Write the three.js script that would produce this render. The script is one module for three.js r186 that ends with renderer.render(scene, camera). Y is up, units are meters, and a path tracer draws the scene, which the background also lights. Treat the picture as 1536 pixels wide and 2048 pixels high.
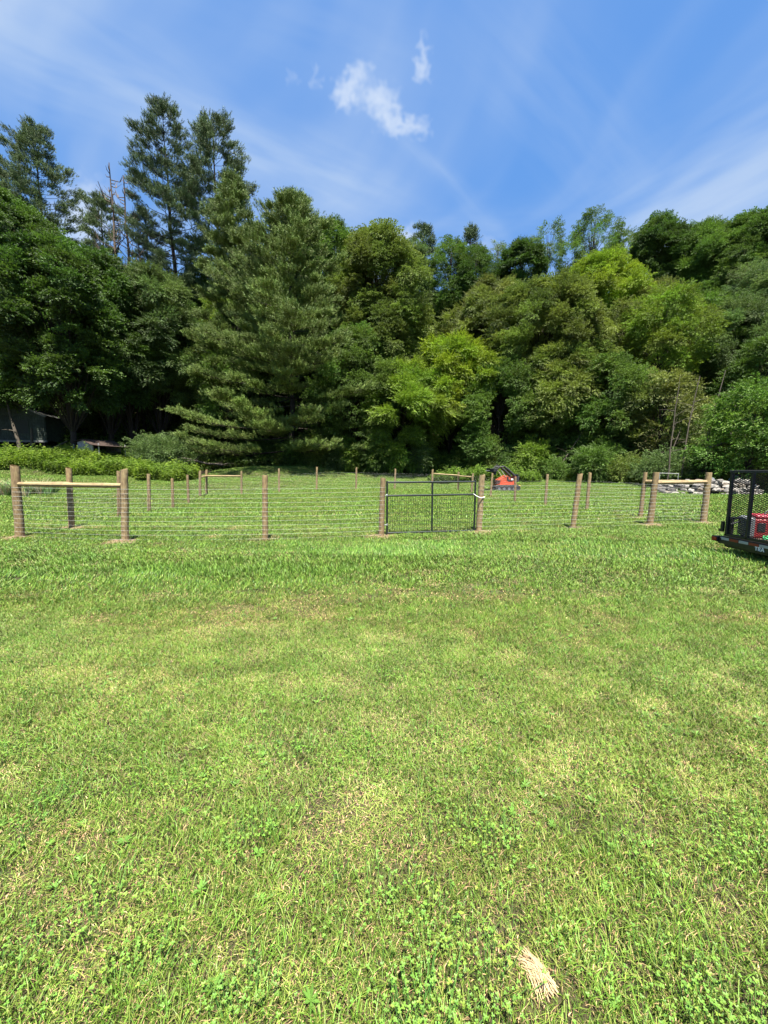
import * as THREE from 'three';
import { mergeGeometries } from 'three/addons/utils/BufferGeometryUtils.js';
import { RoundedBoxGeometry } from 'three/addons/geometries/RoundedBoxGeometry.js';
import { TextGeometry } from 'three/addons/geometries/TextGeometry.js';
import { FontLoader } from 'three/addons/loaders/FontLoader.js';
import { createNoise2D, createNoise3D } from 'simplex-noise';

// ---------------------------------------------------------------- camera, sky, sun, exposure
const EXPOSURE = 3.0;
const scene = new THREE.Scene();
const camera = new THREE.PerspectiveCamera(106.05, 768 / 1024, 0.05, 900);
camera.position.set(0, 1.5, 0);
camera.lookAt(0, 1.5 - 84 / 771, -1);
const renderer = new THREE.WebGLRenderer({ antialias: true });
renderer.setSize(768, 1024);
renderer.toneMapping = THREE.LinearToneMapping;
renderer.toneMappingExposure = EXPOSURE;
renderer.shadowMap.enabled = true;

function rng(seed) {
  let s = seed >>> 0;
  return () => { s = (s + 0x6d2b79f5) | 0; let t = Math.imul(s ^ (s >>> 15), 1 | s); t = (t + Math.imul(t ^ (t >>> 7), 61 | t)) ^ t; return ((t ^ (t >>> 14)) >>> 0) / 4294967296; };
}
const noise2 = createNoise2D(rng(11)), noise3 = createNoise3D(rng(12));
const fbm2 = (x, y, o = 4) => { let a = 1, s = 0, n = 0; for (let i = 0; i < o; i++) { s += a * noise2(x, y); n += a; a *= 0.5; x = x * 2.03 + 7.1; y = y * 2.03 + 3.7; } return s / n; };
const clamp = THREE.MathUtils.clamp, lerp = THREE.MathUtils.lerp, sstep = THREE.MathUtils.smoothstep;

const sunFrom = new THREE.Vector3(0.06, 0.945, 0.335).normalize();
const sun = new THREE.DirectionalLight(new THREE.Color(1.0, 0.955, 0.87), 5);
sun.position.copy(sunFrom).multiplyScalar(120).add(new THREE.Vector3(0, 0, -30));
sun.target.position.set(0, 0, -30);
sun.castShadow = true;
sun.shadow.mapSize.set(4096, 4096);
Object.assign(sun.shadow.camera, { left: -90, right: 90, top: 90, bottom: -90, near: 1, far: 260 });
scene.add(sun, sun.target);

function skyTexture() {
  const W = 3072, H = 1536, data = new Float32Array(W * H * 4);
  // clear air, as radiance: deepest high up, paler towards the horizon
  const high = [0.135, 0.335, 0.80], mid = [0.11, 0.34, 0.84], low = [0.28, 0.52, 0.90], white = [0.90, 0.97, 1.04];
  const streakTurn = 0.93, cs = Math.cos(streakTurn), sn = Math.sin(streakTurn);
  // small fair-weather clouds: direction (x, y with z = -1), radii, strength
  const puffs = [[-0.091, 0.87, 0.022, 0.026, 1], [-0.075, 0.90, 0.018, 0.026, 0.8], [-0.052, 0.922, 0.022, 0.018, 0.6], [-0.012, 0.862, 0.036, 0.026, 0.95], [0.012, 0.83, 0.018, 0.02, 0.8], [0.034, 0.808, 0.036, 0.016, 0.9], [0.083, 0.801, 0.024, 0.018, 0.6], [0.088, 0.925, 0.014, 0.024, 0.7], [0.092, 0.965, 0.011, 0.03, 0.4],
    [-0.158, 0.907, 0.013, 0.022, 0.28], [-0.213, 0.912, 0.014, 0.022, 0.22], [-0.72, 0.60, 0.06, 0.065, 1.3], [0.055, 0.56, 0.035, 0.02, 0.9], [0.233, 0.535, 0.05, 0.02, 0.5], [-0.86, 0.56, 0.08, 0.05, 0.8]];
  // drawn-out high cloud: ends (x, y with z = -1), half width, strength
  const bands = [[[-0.952, 0.994], [-0.057, 0.666], 0.045, 0.42], [[-0.74, 1.045], [-0.246, 0.753], 0.05, 0.16], [[0.109, 0.731], [0.281, 0.565], 0.014, 0.22], [[0.942, 0.71], [0.502, 0.509], 0.1, 0.42], [[0.315, 0.943], [0.587, 0.688], 0.07, 0.16], [[0.195, 0.599], [0.376, 0.599], 0.03, 0.2], [[-0.238, 1.025], [0.037, 0.943], 0.06, 0.12]].map(([a, b, w, st]) => { const A = new THREE.Vector3(a[0], a[1], -1).normalize(), B = new THREE.Vector3(b[0], b[1], -1).normalize(), n = A.clone().cross(B).normalize(), t = n.clone().cross(A).normalize(); return { n, A, t, len: Math.acos(A.dot(B)), w, st }; });
  const faraway = [[1.3, 0.5], [2.2, 0.8], [3.0, 0.35], [3.9, 0.7], [4.7, 0.45], [5.4, 0.9]];
  for (let row = 0; row < H; row++) {
    const up = ((row + 0.5) / H - 0.5) * Math.PI, y = Math.sin(up), c = Math.cos(up);
    for (let col = 0; col < W; col++) {
      const around = ((col + 0.5) / W - 0.5) * 2 * Math.PI, x = Math.cos(around) * c, z = Math.sin(around) * c, o = (row * W + col) * 4;
      const e = Math.max(0, y), t1 = sstep(e, 0.02, 0.42), t2 = sstep(e, 0.35, 0.95);
      let r = lerp(lerp(low[0], mid[0], t1), high[0], t2), g = lerp(lerp(low[1], mid[1], t1), high[1], t2), b = lerp(lerp(low[2], mid[2], t1), high[2], t2);
      if (y > 0.03) {
        // thin high cloud drawn out along the wind, on a flat layer overhead
        const k = 1 / (y + 0.06), px = x * k, pz = z * k, a = px * cs + pz * sn, s = -px * sn + pz * cs;
        const wob = 0.35 * noise2(a * 0.5 + 3, s * 0.5 - 8);
        const veil = sstep(fbm2(a * 0.34 + 4.2, s * 1.25 + wob + 1.1, 4), -0.42, 0.75), fine = 0.5 + 0.5 * fbm2(a * 1.1 - 3, s * 5.5 + wob * 3, 4);
        const soft = sstep(fbm2(px * 0.55 + 9, pz * 0.55 - 2, 3), -0.5, 0.7);
        let cover = clamp(0.38 * veil * (0.5 + 0.8 * fine) + 0.26 * soft * (0.4 + 0.6 * veil) + 0.04, 0, 0.6);
        r = lerp(r, 0.60, cover); g = lerp(g, 0.73, cover); b = lerp(b, 0.92, cover);
        for (const q of bands) {
          const off = x * q.n.x + y * q.n.y + z * q.n.z, fwd = x * q.A.x + y * q.A.y + z * q.A.z, th = Math.atan2(x * q.t.x + y * q.t.y + z * q.t.z, fwd);
          if (Math.abs(off) > q.w * 4 || th < -0.3 || th > q.len + 0.25) continue;
          const e2 = off + 0.012 * noise2(th * 5 + q.len * 9, off * 9), body = Math.exp(-((e2 / q.w) ** 2)) * sstep(th, -0.25, 0.08) * (1 - sstep(th, q.len - 0.12, q.len + 0.2)) * (0.62 + 0.5 * fbm2(th * 4 + q.st * 31, off * 26 + q.w * 70, 4));
          const k2 = clamp(q.st * body, 0, 0.7); r = lerp(r, 0.66, k2); g = lerp(g, 0.79, k2); b = lerp(b, 0.95, k2);
        }
        // puffs
        let p = 0;
        if (z < -0.12) {
          const u = x / -z, v = y / -z;
          if (u > -1.3 && u < 0.9 && v > 0.4 && v < 1.4) {
            const wu = u + 0.011 * noise2(u * 26, v * 26) + 0.006 * noise2(u * 55, v * 55), wv = v + 0.011 * noise2(u * 26 + 50, v * 26) + 0.006 * noise2(u * 55 + 50, v * 55);
            for (const [cu, cv, ru, rv, st] of puffs) p += st * Math.exp(-0.95 * (((wu - cu) / ru) ** 2 + ((wv - cv) / rv) ** 2));
            p *= 0.9 + 0.3 * fbm2(u * 18, v * 18, 2);
          }
        }
        for (const [fa, fe] of faraway) {
          const du = Math.atan2(Math.sin(around - fa + Math.PI / 2 - Math.PI / 2), Math.cos(around - fa)), dv = up - fe;
          if (Math.abs(du) < 0.25 && Math.abs(dv) < 0.2) p += 0.8 * Math.exp(-((du / 0.09) ** 2) - (dv / 0.05) ** 2) * (0.7 + 0.6 * fbm2(du * 22 + fa, dv * 22, 3));
        }
        p = clamp(1 - Math.exp(-0.85 * Math.max(0, p - 0.06)), 0, 0.9);
        r = lerp(r, white[0], p); g = lerp(g, white[1], p); b = lerp(b, white[2], p);
      }
      data[o] = r / EXPOSURE; data[o + 1] = g / EXPOSURE; data[o + 2] = b / EXPOSURE; data[o + 3] = 1;
    }
  }
  const t = new THREE.DataTexture(data, W, H, THREE.RGBAFormat, THREE.FloatType);
  t.mapping = THREE.EquirectangularReflectionMapping; t.magFilter = t.minFilter = THREE.LinearFilter; t.wrapS = THREE.RepeatWrapping; t.needsUpdate = true;
  return t;
}
scene.background = skyTexture();
scene.environment = scene.background;

// ---------------------------------------------------------------- helpers
const used = new Map();
function numbered(name) { const n = used.get(name) ?? 0; used.set(name, n + 1); return n ? name + '_' + String(n).padStart(3, '0') : name; }
function info(o, label, category, group, kind) { o.userData = { label, category }; if (group) o.userData.group = group; if (kind) o.userData.kind = kind; return o; }
function thing(name, label, category, [x, y, z] = [0, 0, 0], turn = 0, group) {
  const o = new THREE.Group(); o.name = numbered(name); o.position.set(x, y, z); o.rotation.y = turn; scene.add(o);
  return info(o, label, category, group);
}
function part(name, geometry, material, parent, kind) {
  const m = new THREE.Mesh(Array.isArray(geometry) ? mergeGeometries(geometry.map((g) => (g.index ? g.toNonIndexed() : g))) : geometry, material);
  m.name = name; parent.add(m); if (kind) m.userData.kind = kind; return m;
}
class Builder {                                        // loose triangles with colour
  constructor() { this.p = []; this.c = []; this.u = []; }
  tri(a, b, c, col) { this.p.push(...a, ...b, ...c); if (col) for (let i = 0; i < 3; i++) this.c.push(...col); return this; }
  quad(a, b, c, d, col) { return this.tri(a, b, c, col).tri(a, c, d, col); }
  geometry() {
    const g = new THREE.BufferGeometry(); g.setAttribute('position', new THREE.Float32BufferAttribute(this.p, 3));
    if (this.c.length) g.setAttribute('color', new THREE.Float32BufferAttribute(this.c, 3));
    g.setAttribute('uv', new THREE.Float32BufferAttribute(new Float32Array(this.p.length / 3 * 2), 2));
    g.computeVertexNormals(); return g;
  }
}
const V = (x, y, z) => new THREE.Vector3(x, y, z);
function tube(pts, radii, sides = 6, closed = true, rough = 0, seed = 0) {  // tapered tube through points, uv in metres
  const n = pts.length, pos = [], uv = [], idx = [], t = V(), side = V(), up = V(), rad = Array.isArray(radii) ? radii : pts.map(() => radii);
  let along = 0, prev = null;
  for (let i = 0; i < n; i++) {
    t.subVectors(pts[Math.min(n - 1, i + 1)], pts[Math.max(0, i - 1)]).normalize();
    if (!prev) { prev = Math.abs(t.y) > 0.8 ? V(1, 0, 0) : V(0, 1, 0); }
    side.crossVectors(t, prev).normalize(); up.crossVectors(side, t).normalize(); prev = up.clone();
    if (i) along += pts[i].distanceTo(pts[i - 1]);
    for (let k = 0; k <= sides; k++) {
      const a = (k % sides) / sides * Math.PI * 2, r = rad[i] * (rough ? 1 + rough * noise3((k % sides) * 0.9 + seed, along * 2.2, seed * 3.1) : 1);
      pos.push(pts[i].x + (side.x * Math.cos(a) + up.x * Math.sin(a)) * r, pts[i].y + (side.y * Math.cos(a) + up.y * Math.sin(a)) * r, pts[i].z + (side.z * Math.cos(a) + up.z * Math.sin(a)) * r);
      uv.push(k / sides * Math.max(0.1, rad[0] * 6.28), along);
    }
  }
  const w = sides + 1;
  for (let i = 0; i < n - 1; i++) for (let k = 0; k < sides; k++) { const a = i * w + k, b = a + 1, c = a + w, d = c + 1; idx.push(a, b, c, b, d, c); }
  if (closed) for (const [i, flip] of [[0, true], [n - 1, false]]) {
    const base = pos.length / 3;
    for (let k = 0; k < sides; k++) { const s = (i * w + k) * 3; pos.push(pos[s], pos[s + 1], pos[s + 2]); uv.push(0.05 * Math.cos(k), 0.05 * Math.sin(k)); }
    for (let k = 1; k < sides - 1; k++) flip ? idx.push(base, base + k + 1, base + k) : idx.push(base, base + k, base + k + 1);
  }
  const g = new THREE.BufferGeometry();
  g.setAttribute('position', new THREE.Float32BufferAttribute(pos, 3)); g.setAttribute('uv', new THREE.Float32BufferAttribute(uv, 2)); g.setIndex(idx); g.computeVertexNormals();
  return g;
}
const box = (w, h, d, x = 0, y = 0, z = 0, rx = 0, ry = 0, rz = 0, r = 0.006) => {
  const g = new RoundedBoxGeometry(w, h, d, 1, Math.min(r, w * 0.4, h * 0.4, d * 0.4));
  return g.applyMatrix4(new THREE.Matrix4().compose(V(x, y, z), new THREE.Quaternion().setFromEuler(new THREE.Euler(rx, ry, rz)), V(1, 1, 1)));
};
const rgb = (r, g, b) => new THREE.Color().setRGB(r, g, b);
const std = (r, g, b, roughness = 0.8, more = {}) => new THREE.MeshStandardMaterial({ color: rgb(r, g, b), roughness, ...more });
function grain(w, h, fn) {                              // a texture of plain values in sRGB bytes, computed per pixel
  const d = new Uint8Array(w * h * 4);
  for (let y = 0; y < h; y++) for (let x = 0; x < w; x++) { const [r, g, b] = fn(x / w, y / h), o = (y * w + x) * 4; d[o] = clamp(r, 0, 1) * 255; d[o + 1] = clamp(g, 0, 1) * 255; d[o + 2] = clamp(b, 0, 1) * 255; d[o + 3] = 255; }
  const t = new THREE.DataTexture(d, w, h); t.wrapS = t.wrapT = THREE.RepeatWrapping; t.magFilter = THREE.LinearFilter; t.minFilter = THREE.LinearMipmapLinearFilter; t.colorSpace = THREE.SRGBColorSpace; t.needsUpdate = true; return t;
}
// noise that repeats over the unit square
const wrapNoise = (u, v, fx, fy, s = 0) => { const a = u * Math.PI * 2, b = v * Math.PI * 2; return 0.5 * (noise3(Math.cos(a) * fx + s, Math.sin(a) * fx, Math.cos(b) * fy + 2 * s) + noise3(Math.cos(a) * fx + s + 31, Math.sin(a) * fx + 7, Math.sin(b) * fy - s)); };
// name: [x, base y, z, lean x, height, radius]
const POSTS = {
  A: [-8.20, -0.01, -8.57, 0.05, 1.59, 0.095],
  B: [-8.44, -0.06, -10.30, 0.07, 1.60, 0.078],
  F: [-8.93, -0.07, -12.90, 0.10, 1.53, 0.070],
  L1: [-9.32, -0.20, -15.20, 0.08, 1.54, 0.070],
  L2: [-10.01, -0.34, -18.20, 0.04, 1.44, 0.070],
  L3: [-10.28, -0.28, -20.20, 0.03, 1.52, 0.070],
  L4: [-10.81, -0.11, -22.60, 0.08, 1.55, 0.080],
  L5: [-11.25, -0.07, -24.40, 0.08, 1.57, 0.080],
  C: [-5.59, -0.03, -8.20, 0.10, 1.53, 0.078],
  D: [-2.60, -0.03, -8.30, 0.05, 1.41, 0.068],
  E: [-0.07, -0.02, -8.75, 0.05, 1.33, 0.070],
  G: [2.32, -0.01, -9.35, 0.05, 1.38, 0.080],
  H: [4.89, -0.01, -9.90, 0.12, 1.40, 0.072],
  I: [7.37, -0.02, -10.60, 0.08, 1.45, 0.085],
  J: [9.35, -0.04, -11.20, 0.04, 1.46, 0.090],
  K1: [-9.07, -0.08, -24.50, 0.06, 1.49, 0.070],
  K2: [-6.70, 0.07, -24.60, 0.04, 1.52, 0.070],
  K3: [-4.38, 0.18, -25.00, 0.06, 1.51, 0.070],
  K4: [-1.87, 0.20, -25.80, 0.04, 1.46, 0.070],
  K5: [0.72, 0.14, -26.40, 0.06, 1.43, 0.070],
  K6: [3.36, 0.07, -27.00, 0.02, 1.46, 0.080],
  K7: [5.30, 0.01, -27.60, 0.01, 1.35, 0.080],
  Q1: [5.81, -0.02, -25.60, 0.07, 1.29, 0.070],
  Q2: [6.36, -0.10, -23.00, 0.08, 1.40, 0.070],
  Q3: [7.00, -0.21, -20.60, 0.00, 1.33, 0.070],
  Q4: [7.34, -0.13, -17.50, 0.05, 1.43, 0.068],
  Q5: [7.87, -0.06, -14.90, 0.05, 1.45, 0.068],
  Q6: [8.50, -0.07, -12.70, 0.07, 1.49, 0.070],
};
const LEVELS = [[0, 0, 0], [-4, 0, 0], [4, 0, 0], [0, -4, 0], [-4, -4, -0.02], [4, -4, 0], [-12, -3, -0.05], [12, -3, 0.05], [0, 8, 0], [-20, 0, 0], [20, 0, 0], [5.9, -6.4, 0], [6.5, -5, 0], [-16, -22, 0.2], [-25, -30, 0.95], [-14, -31, 0.6], [-28, -37, 2.75], [-38, -42, 3.2], [-45, -30, 1.2], [-30, -18, 0.1], [-12, -40, 1.8], [-10, -33, 0.7], [-8, -44, 2.2], [0, -34, 0.5], [0, -43, 1.2], [10, -42, 0.7], [9, -33, 0.45], [17, -30, 0.35], [17, -38, 0.7], [21, -24, 0.02], [24, -26, 0.1], [19, -23, 0], [26, -22, 0], [30, -30, 0.4], [15, -14, 0.05], [20, -10, 0.05], [7, -29, 0.15]];
// species, x, z, height, crown radius, crown base share, leaf tone, label (0: one of the many alike on the slope)
const TREES = [
  ['b', -42.14, -47, 27.01, 10.06, 0.18, 'dark', 'huge dark green broadleaf tree standing over the gabled hut'],
  ['b', -28.75, -36, 19.12, 4.67, 0.24, 'dark', 'dark green broadleaf tree rooted between the hut and the low white coop'],
  ['b', -28.37, -44, 20.45, 3.99, 0.33, 'dark', 'narrow dark broadleaf tree beneath the bare dead trunks'],
  ['b', -40.86, -37, 21.79, 6, 0.25, 'dark', 'dark green broadleaf tree cut by the picture edge before the hut'],
  ['b', -29.93, -43, 21.92, 4.46, 0.3, 'dark', 'dark green broadleaf tree rising behind the low white coop'],
  ['p', -57.55, -70, 31.06, 8.35, 0.06, 'pine', 'tall pine alone on the ridge above the huge dark broadleaf tree'],
  ['p', -66.62, -72, 26.54, 6.54, 0.06, 'pine', 'hazy ridge pine cut by the picture edge, beyond the huge dark tree'],
  ['p', -32.48, -64, 34.1, 6.97, 0.21, 'pineb', 'tallest pine on the ridge with a bare lower trunk'],
  ['p', -26.58, -66, 33.44, 7.7, 0.2, 'pine', 'broad ridge pine next to the tallest pine, fraying crown'],
  ['p', -47.62, -70, 20.31, 4.09, 0.1, 'pine', 'small ridge pine half hidden by the bare dead trunks'],
  ['p', -39.07, -68, 18.18, 3.53, 0.14, 'pineb', 'short dark ridge pine under the boughs of the tallest pine'],
  ['w', -10.12, -43, 26.55, 13.94, 0.06, 'wpine', 'big spreading white pine with layered low boughs at the field edge'],
  ['w', -17.78, -50, 29.79, 8.11, 0.17, 'wpine', 'white pine with a leaning olive crown behind the spreading pine'],
  ['p', -11.51, -54, 26.64, 4.34, 0.43, 'wpine', 'pine with a pointed top peeking above the spreading white pine'],
  ['b', -6.7, -54, 23.57, 5.04, 0.47, 'mid', 'round topped green tree just behind the spreading pine'],
  ['b', -0.35, -48, 25.73, 5.73, 0.24, 'olive', 'tall olive green broadleaf tree with a full oval crown'],
  ['b', -25.99, -46, 21.06, 4.89, 0.31, 'grey', 'grey green broadleaf tree between the dark trees and the spreading pine'],
  ['b', 4.45, -68, 15.6, 3.53, 0.15, 'grey', 'slim grey green ridge tree beside the tall olive green tree'],
  ['p', 7.12, -72, 16.55, 3.36, 0.06, 'pineb', 'slim ridge pine with sky showing through its lower trunk'],
  ['b', 10.7, -68, 16.19, 3.7, 0.19, 'mid', 'rounded ridge tree between the slim pine and the dark pointed pine'],
  ['p', 14.92, -71, 14.17, 3.13, 0.06, 'pineb', 'dark pointed pine rising between rounded ridge trees'],
  ['b', 14.58, -66, 13.84, 3.94, 0.13, 'dark', 'dark rounded ridge tree in front of the dark pointed pine'],
  ['s', 20.71, -75, 10.07, 2.33, 0.06, 'grey', 'thin wispy ridge tree beside the dark domed tree'],
  ['b', 22.76, -69, 10.11, 4.47, 0.06, 'dark', 'dark domed ridge tree with sky glinting beneath its crown'],
  ['s', 29.46, -74, 12.87, 4.03, 0.06, 'grey', 'open airy ridge tree between the dark domed tree and the tallest hardwood'],
  ['s', 36.09, -72, 15.18, 5.79, 0.06, 'mid', 'tallest hardwood on the ridge, open crown with sky gaps'],
  ['s', 41.92, -72, 12.19, 3.92, 0.06, 'grey', 'airy ridge tree between the tallest hardwood and the dense dark crown'],
  ['b', 44.45, -66, 15.93, 5.14, 0.06, 'dark', 'dense dark crown standing highest over the far hillside'],
  ['b', 49.17, -64, 14.81, 5.48, 0.06, 'mid', 'mid green ridge tree with a flat broad crown'],
  ['b', 51.61, -60, 16.45, 6.54, 0.06, 'mid', 'large mid green ridge tree close to the picture edge'],
  ['b', 55.8, -58, 15.87, 6.32, 0.12, 'grey', 'grey green ridge tree cut by the picture edge above the trailer'],
  ['b', 29.24, -55, 12.74, 5.85, 0.06, 'lime', 'bright yellow green tree below the tallest hardwood'],
  ['b', 7.49, -44, 15.19, 5.02, 0.37, 'lime', 'bright lime green low tree above the gate post'],
  ['b', 18.14, -46, 15.16, 7.04, 0.06, 'olive', 'wide olive green tree in the middle of the hillside'],
  ['b', 12.67, -50, 18.11, 5.97, 0.21, 'oliveb', 'dull olive tree with drooping twigs beside the wide olive tree'],
  ['b', 34.22, -52, 10.47, 6.2, 0.06, 'oliveb', 'brownish olive tree below the dense dark crown'],
  ['b', 39.15, -50, 9.82, 4.67, 0.06, 'mid', 'mid green tree on the slope below the flat broad crown'],
  ['b', 39.75, -46, 10.8, 4.18, 0.06, 'grey', 'grey green leaning tree upslope from the trailer'],
  ['b', 38.57, -40, 10.13, 3.63, 0.06, 'mid', 'mid green tree over the trailer cut by the picture edge'],
  ['b', -3.35, -43, 16.03, 4.68, 0.1, 'mid', 'mid green tree touching the tips of the spreading pine'],
  ['b', 1.68, -42, 11.72, 4.68, 0.1, 'limeb', 'yellow green small tree behind the gate'],
  ['b', 12.18, -42, 12.68, 4.9, 0.1, 'mid', 'mid green tree behind the orange loader'],
  ['b', 18.49, -41, 10.28, 5.05, 0.06, 'olive', 'olive tree overhanging the dark edge of the field'],
  ['b', 21.45, -37, 9.22, 4.03, 0.06, 'mid', 'mid green tree at the field edge between loader and stone wall'],
  ['b', 24.16, -34, 8.93, 3.18, 0.08, 'oliveb', 'olive brown small tree behind the stone pile'],
  ['b', 23.5, -25, 6.88, 2.4, 0.16, 'bright', 'bright green bushy tree just behind the trailer gate'],
  ['b', -18.24, -45.37, 12.91, 2.93, 0.21, 'mid', 0],
  ['b', -8.89, -47.98, 12.31, 2.78, 0.22, 'mid', 0],
  ['b', 9.42, -52.5, 14.86, 3.34, 0.24, 'olive', 0],
  ['b', -36.16, -44.42, 10.85, 3.27, 0.22, 'grey', 0],
  ['b', -56.82, -61.65, 12.39, 3.49, 0.3, 'mid', 0],
  ['b', -46.44, -53.13, 13.54, 3.19, 0.26, 'mid', 0],
  ['b', 45.98, -43.25, 12.35, 3.69, 0.25, 'grey', 0],
  ['b', -18.92, -55.4, 13.78, 3.13, 0.34, 'mid', 0],
  ['b', -3.43, -60.26, 9.36, 2.72, 0.29, 'limeb', 0],
  ['b', -15.67, -67.59, 11.98, 2.83, 0.28, 'oliveb', 0],
  ['b', -29.27, -47.77, 11.91, 3.32, 0.24, 'dark', 0],
  ['b', -56.5, -65.92, 14.7, 4.2, 0.27, 'dark', 0],
  ['b', 59.97, -53.78, 9.66, 2.71, 0.2, 'mid', 0],
  ['b', -45.9, -56.75, 9.16, 2.5, 0.3, 'dark', 0],
  ['b', -28.19, -51.63, 10, 2.97, 0.3, 'dark', 0],
  ['b', 27.78, -46.66, 10.44, 2.71, 0.23, 'olive', 0],
  ['b', -23.75, -69.26, 9.48, 2.18, 0.23, 'oliveb', 0],
  ['b', 30, -43.46, 12.96, 4.03, 0.31, 'limeb', 0],
  ['b', 35.4, -47.12, 10.51, 2.62, 0.31, 'olive', 0],
  ['b', -22.54, -56.79, 14.01, 3.17, 0.25, 'limeb', 0],
  ['b', 0.35, -56.42, 12.14, 2.69, 0.32, 'oliveb', 0],
  ['b', -61, -60.79, 12.18, 3.27, 0.33, 'dark', 0],
  ['b', -47.24, -46.55, 9.25, 2.13, 0.28, 'mid', 0],
  ['b', -7.51, -58.76, 12.03, 3.26, 0.24, 'limeb', 0],
  ['b', -12.27, -50.16, 13.03, 3.42, 0.3, 'olive', 0],
  ['b', -48.84, -61.77, 12.96, 3.04, 0.35, 'grey', 0],
  ['b', -41.45, -53.51, 12.09, 3.07, 0.25, 'grey', 0],
  ['b', 45.88, -47.63, 14.26, 3.26, 0.21, 'grey', 0],
  ['b', 31.4, -48.84, 9.78, 2.56, 0.32, 'limeb', 0],
  ['b', -62.74, -65.83, 9.4, 2.88, 0.2, 'mid', 0],
  ['b', 3.47, -46.97, 11.67, 3.35, 0.25, 'grey', 0],
  ['b', -53.26, -48.26, 9.09, 2.67, 0.28, 'grey', 0],
  ['b', -31.37, -53.96, 12.95, 3.69, 0.28, 'mid', 0],
  ['b', -65.79, -59.14, 14.28, 3.76, 0.21, 'dark', 0],
  ['b', 53.55, -49.98, 11.14, 2.45, 0.21, 'oliveb', 0],
  ['b', -30.31, -60.02, 10.49, 3.12, 0.24, 'dark', 0],
  ['b', -21.34, -47.75, 12.51, 3.42, 0.3, 'olive', 0],
  ['b', 50.56, -45.33, 13.34, 3.79, 0.32, 'mid', 0],
  ['b', 62.59, -59.64, 9.51, 2.13, 0.25, 'limeb', 0],
  ['b', -0.59, -52.09, 11.87, 3.42, 0.29, 'mid', 0],
  ['b', -38.28, -57.86, 9.85, 2.68, 0.22, 'dark', 0],
  ['b', -62.83, -55.26, 11.7, 2.93, 0.26, 'grey', 0],
  ['b', -69.85, -62.46, 10.52, 2.38, 0.35, 'mid', 0],
  ['b', -36.77, -51.83, 14.74, 4.55, 0.34, 'mid', 0],
  ['b', -70.11, -67.88, 9.76, 2.61, 0.24, 'dark', 0],
  ['b', -51.92, -59.65, 9.45, 2.55, 0.28, 'mid', 0],
  ['b', -5.34, -50.65, 13.56, 3.56, 0.23, 'mid', 0],
  ['b', 3.01, -51.93, 11.03, 2.49, 0.29, 'grey', 0],
  ['b', -19.4, -60.92, 12.18, 3.64, 0.21, 'olive', 0],
  ['b', 47.63, -52.15, 12.87, 3.39, 0.33, 'grey', 0],
  ['b', 16.76, -49.81, 9.77, 2.39, 0.27, 'limeb', 0],
  ['b', -31.16, -68.36, 10.15, 2.5, 0.2, 'mid', 0],
  ['b', -57.08, -52.94, 12.9, 2.91, 0.27, 'grey', 0],
  ['b', -33.96, -47.48, 11.5, 3.3, 0.34, 'grey', 0],
  ['b', -42.4, -59.92, 12.15, 3.24, 0.3, 'dark', 0],
  ['b', -20.72, -67.01, 9.18, 2.4, 0.32, 'limeb', 0],
  ['b', -44.19, -42.01, 9.38, 2.93, 0.23, 'dark', 0],
  ['b', -76.52, -68, 10.82, 3.13, 0.29, 'grey', 0],
  ['b', -0.06, -61.58, 11.68, 2.84, 0.27, 'oliveb', 0],
  ['b', -73.07, -70, 9.23, 2.71, 0.32, 'grey', 0],
  ['b', -13.35, -64.08, 12.98, 3.06, 0.21, 'mid', 0],
  ['b', -14.49, -46.72, 13.37, 3.21, 0.27, 'mid', 0],
];
// ---------------------------------------------------------------- the lie of the land
const anchors = [...Object.values(POSTS).map((p) => [p[0], p[2], p[1]]), ...LEVELS];
function field(x, z) {
  let n = 0, s = 0;
  for (let i = 0; i < anchors.length; i++) { const q = anchors[i], w = 1 / Math.pow((x - q[0]) ** 2 + (z - q[1]) ** 2 + 0.06, 1.6); n += w * q[2]; s += w; }
  return n / s;
}
const footOfHill = (x) => lerp(43, 31, sstep(x, 9, 24));
function hill(x, d) {
  const k = lerp(1.08, 0.85, sstep(x, 9, 24)), cap = lerp(35, 32, sstep(x, 5, 40)), e = 3;
  let t = Math.max(0, d - footOfHill(x)); t = t * t / (t + 5);
  const h = k * t;
  if (h <= cap - 2 * e) return h;
  const m = clamp(0.5 + 0.5 * (cap - h) / (2 * e), 0, 1);
  return lerp(cap, h, m) - e * m * (1 - m);
}
const ground = (x, z) => field(x, Math.max(z, -46)) + hill(x, -z);

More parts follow.
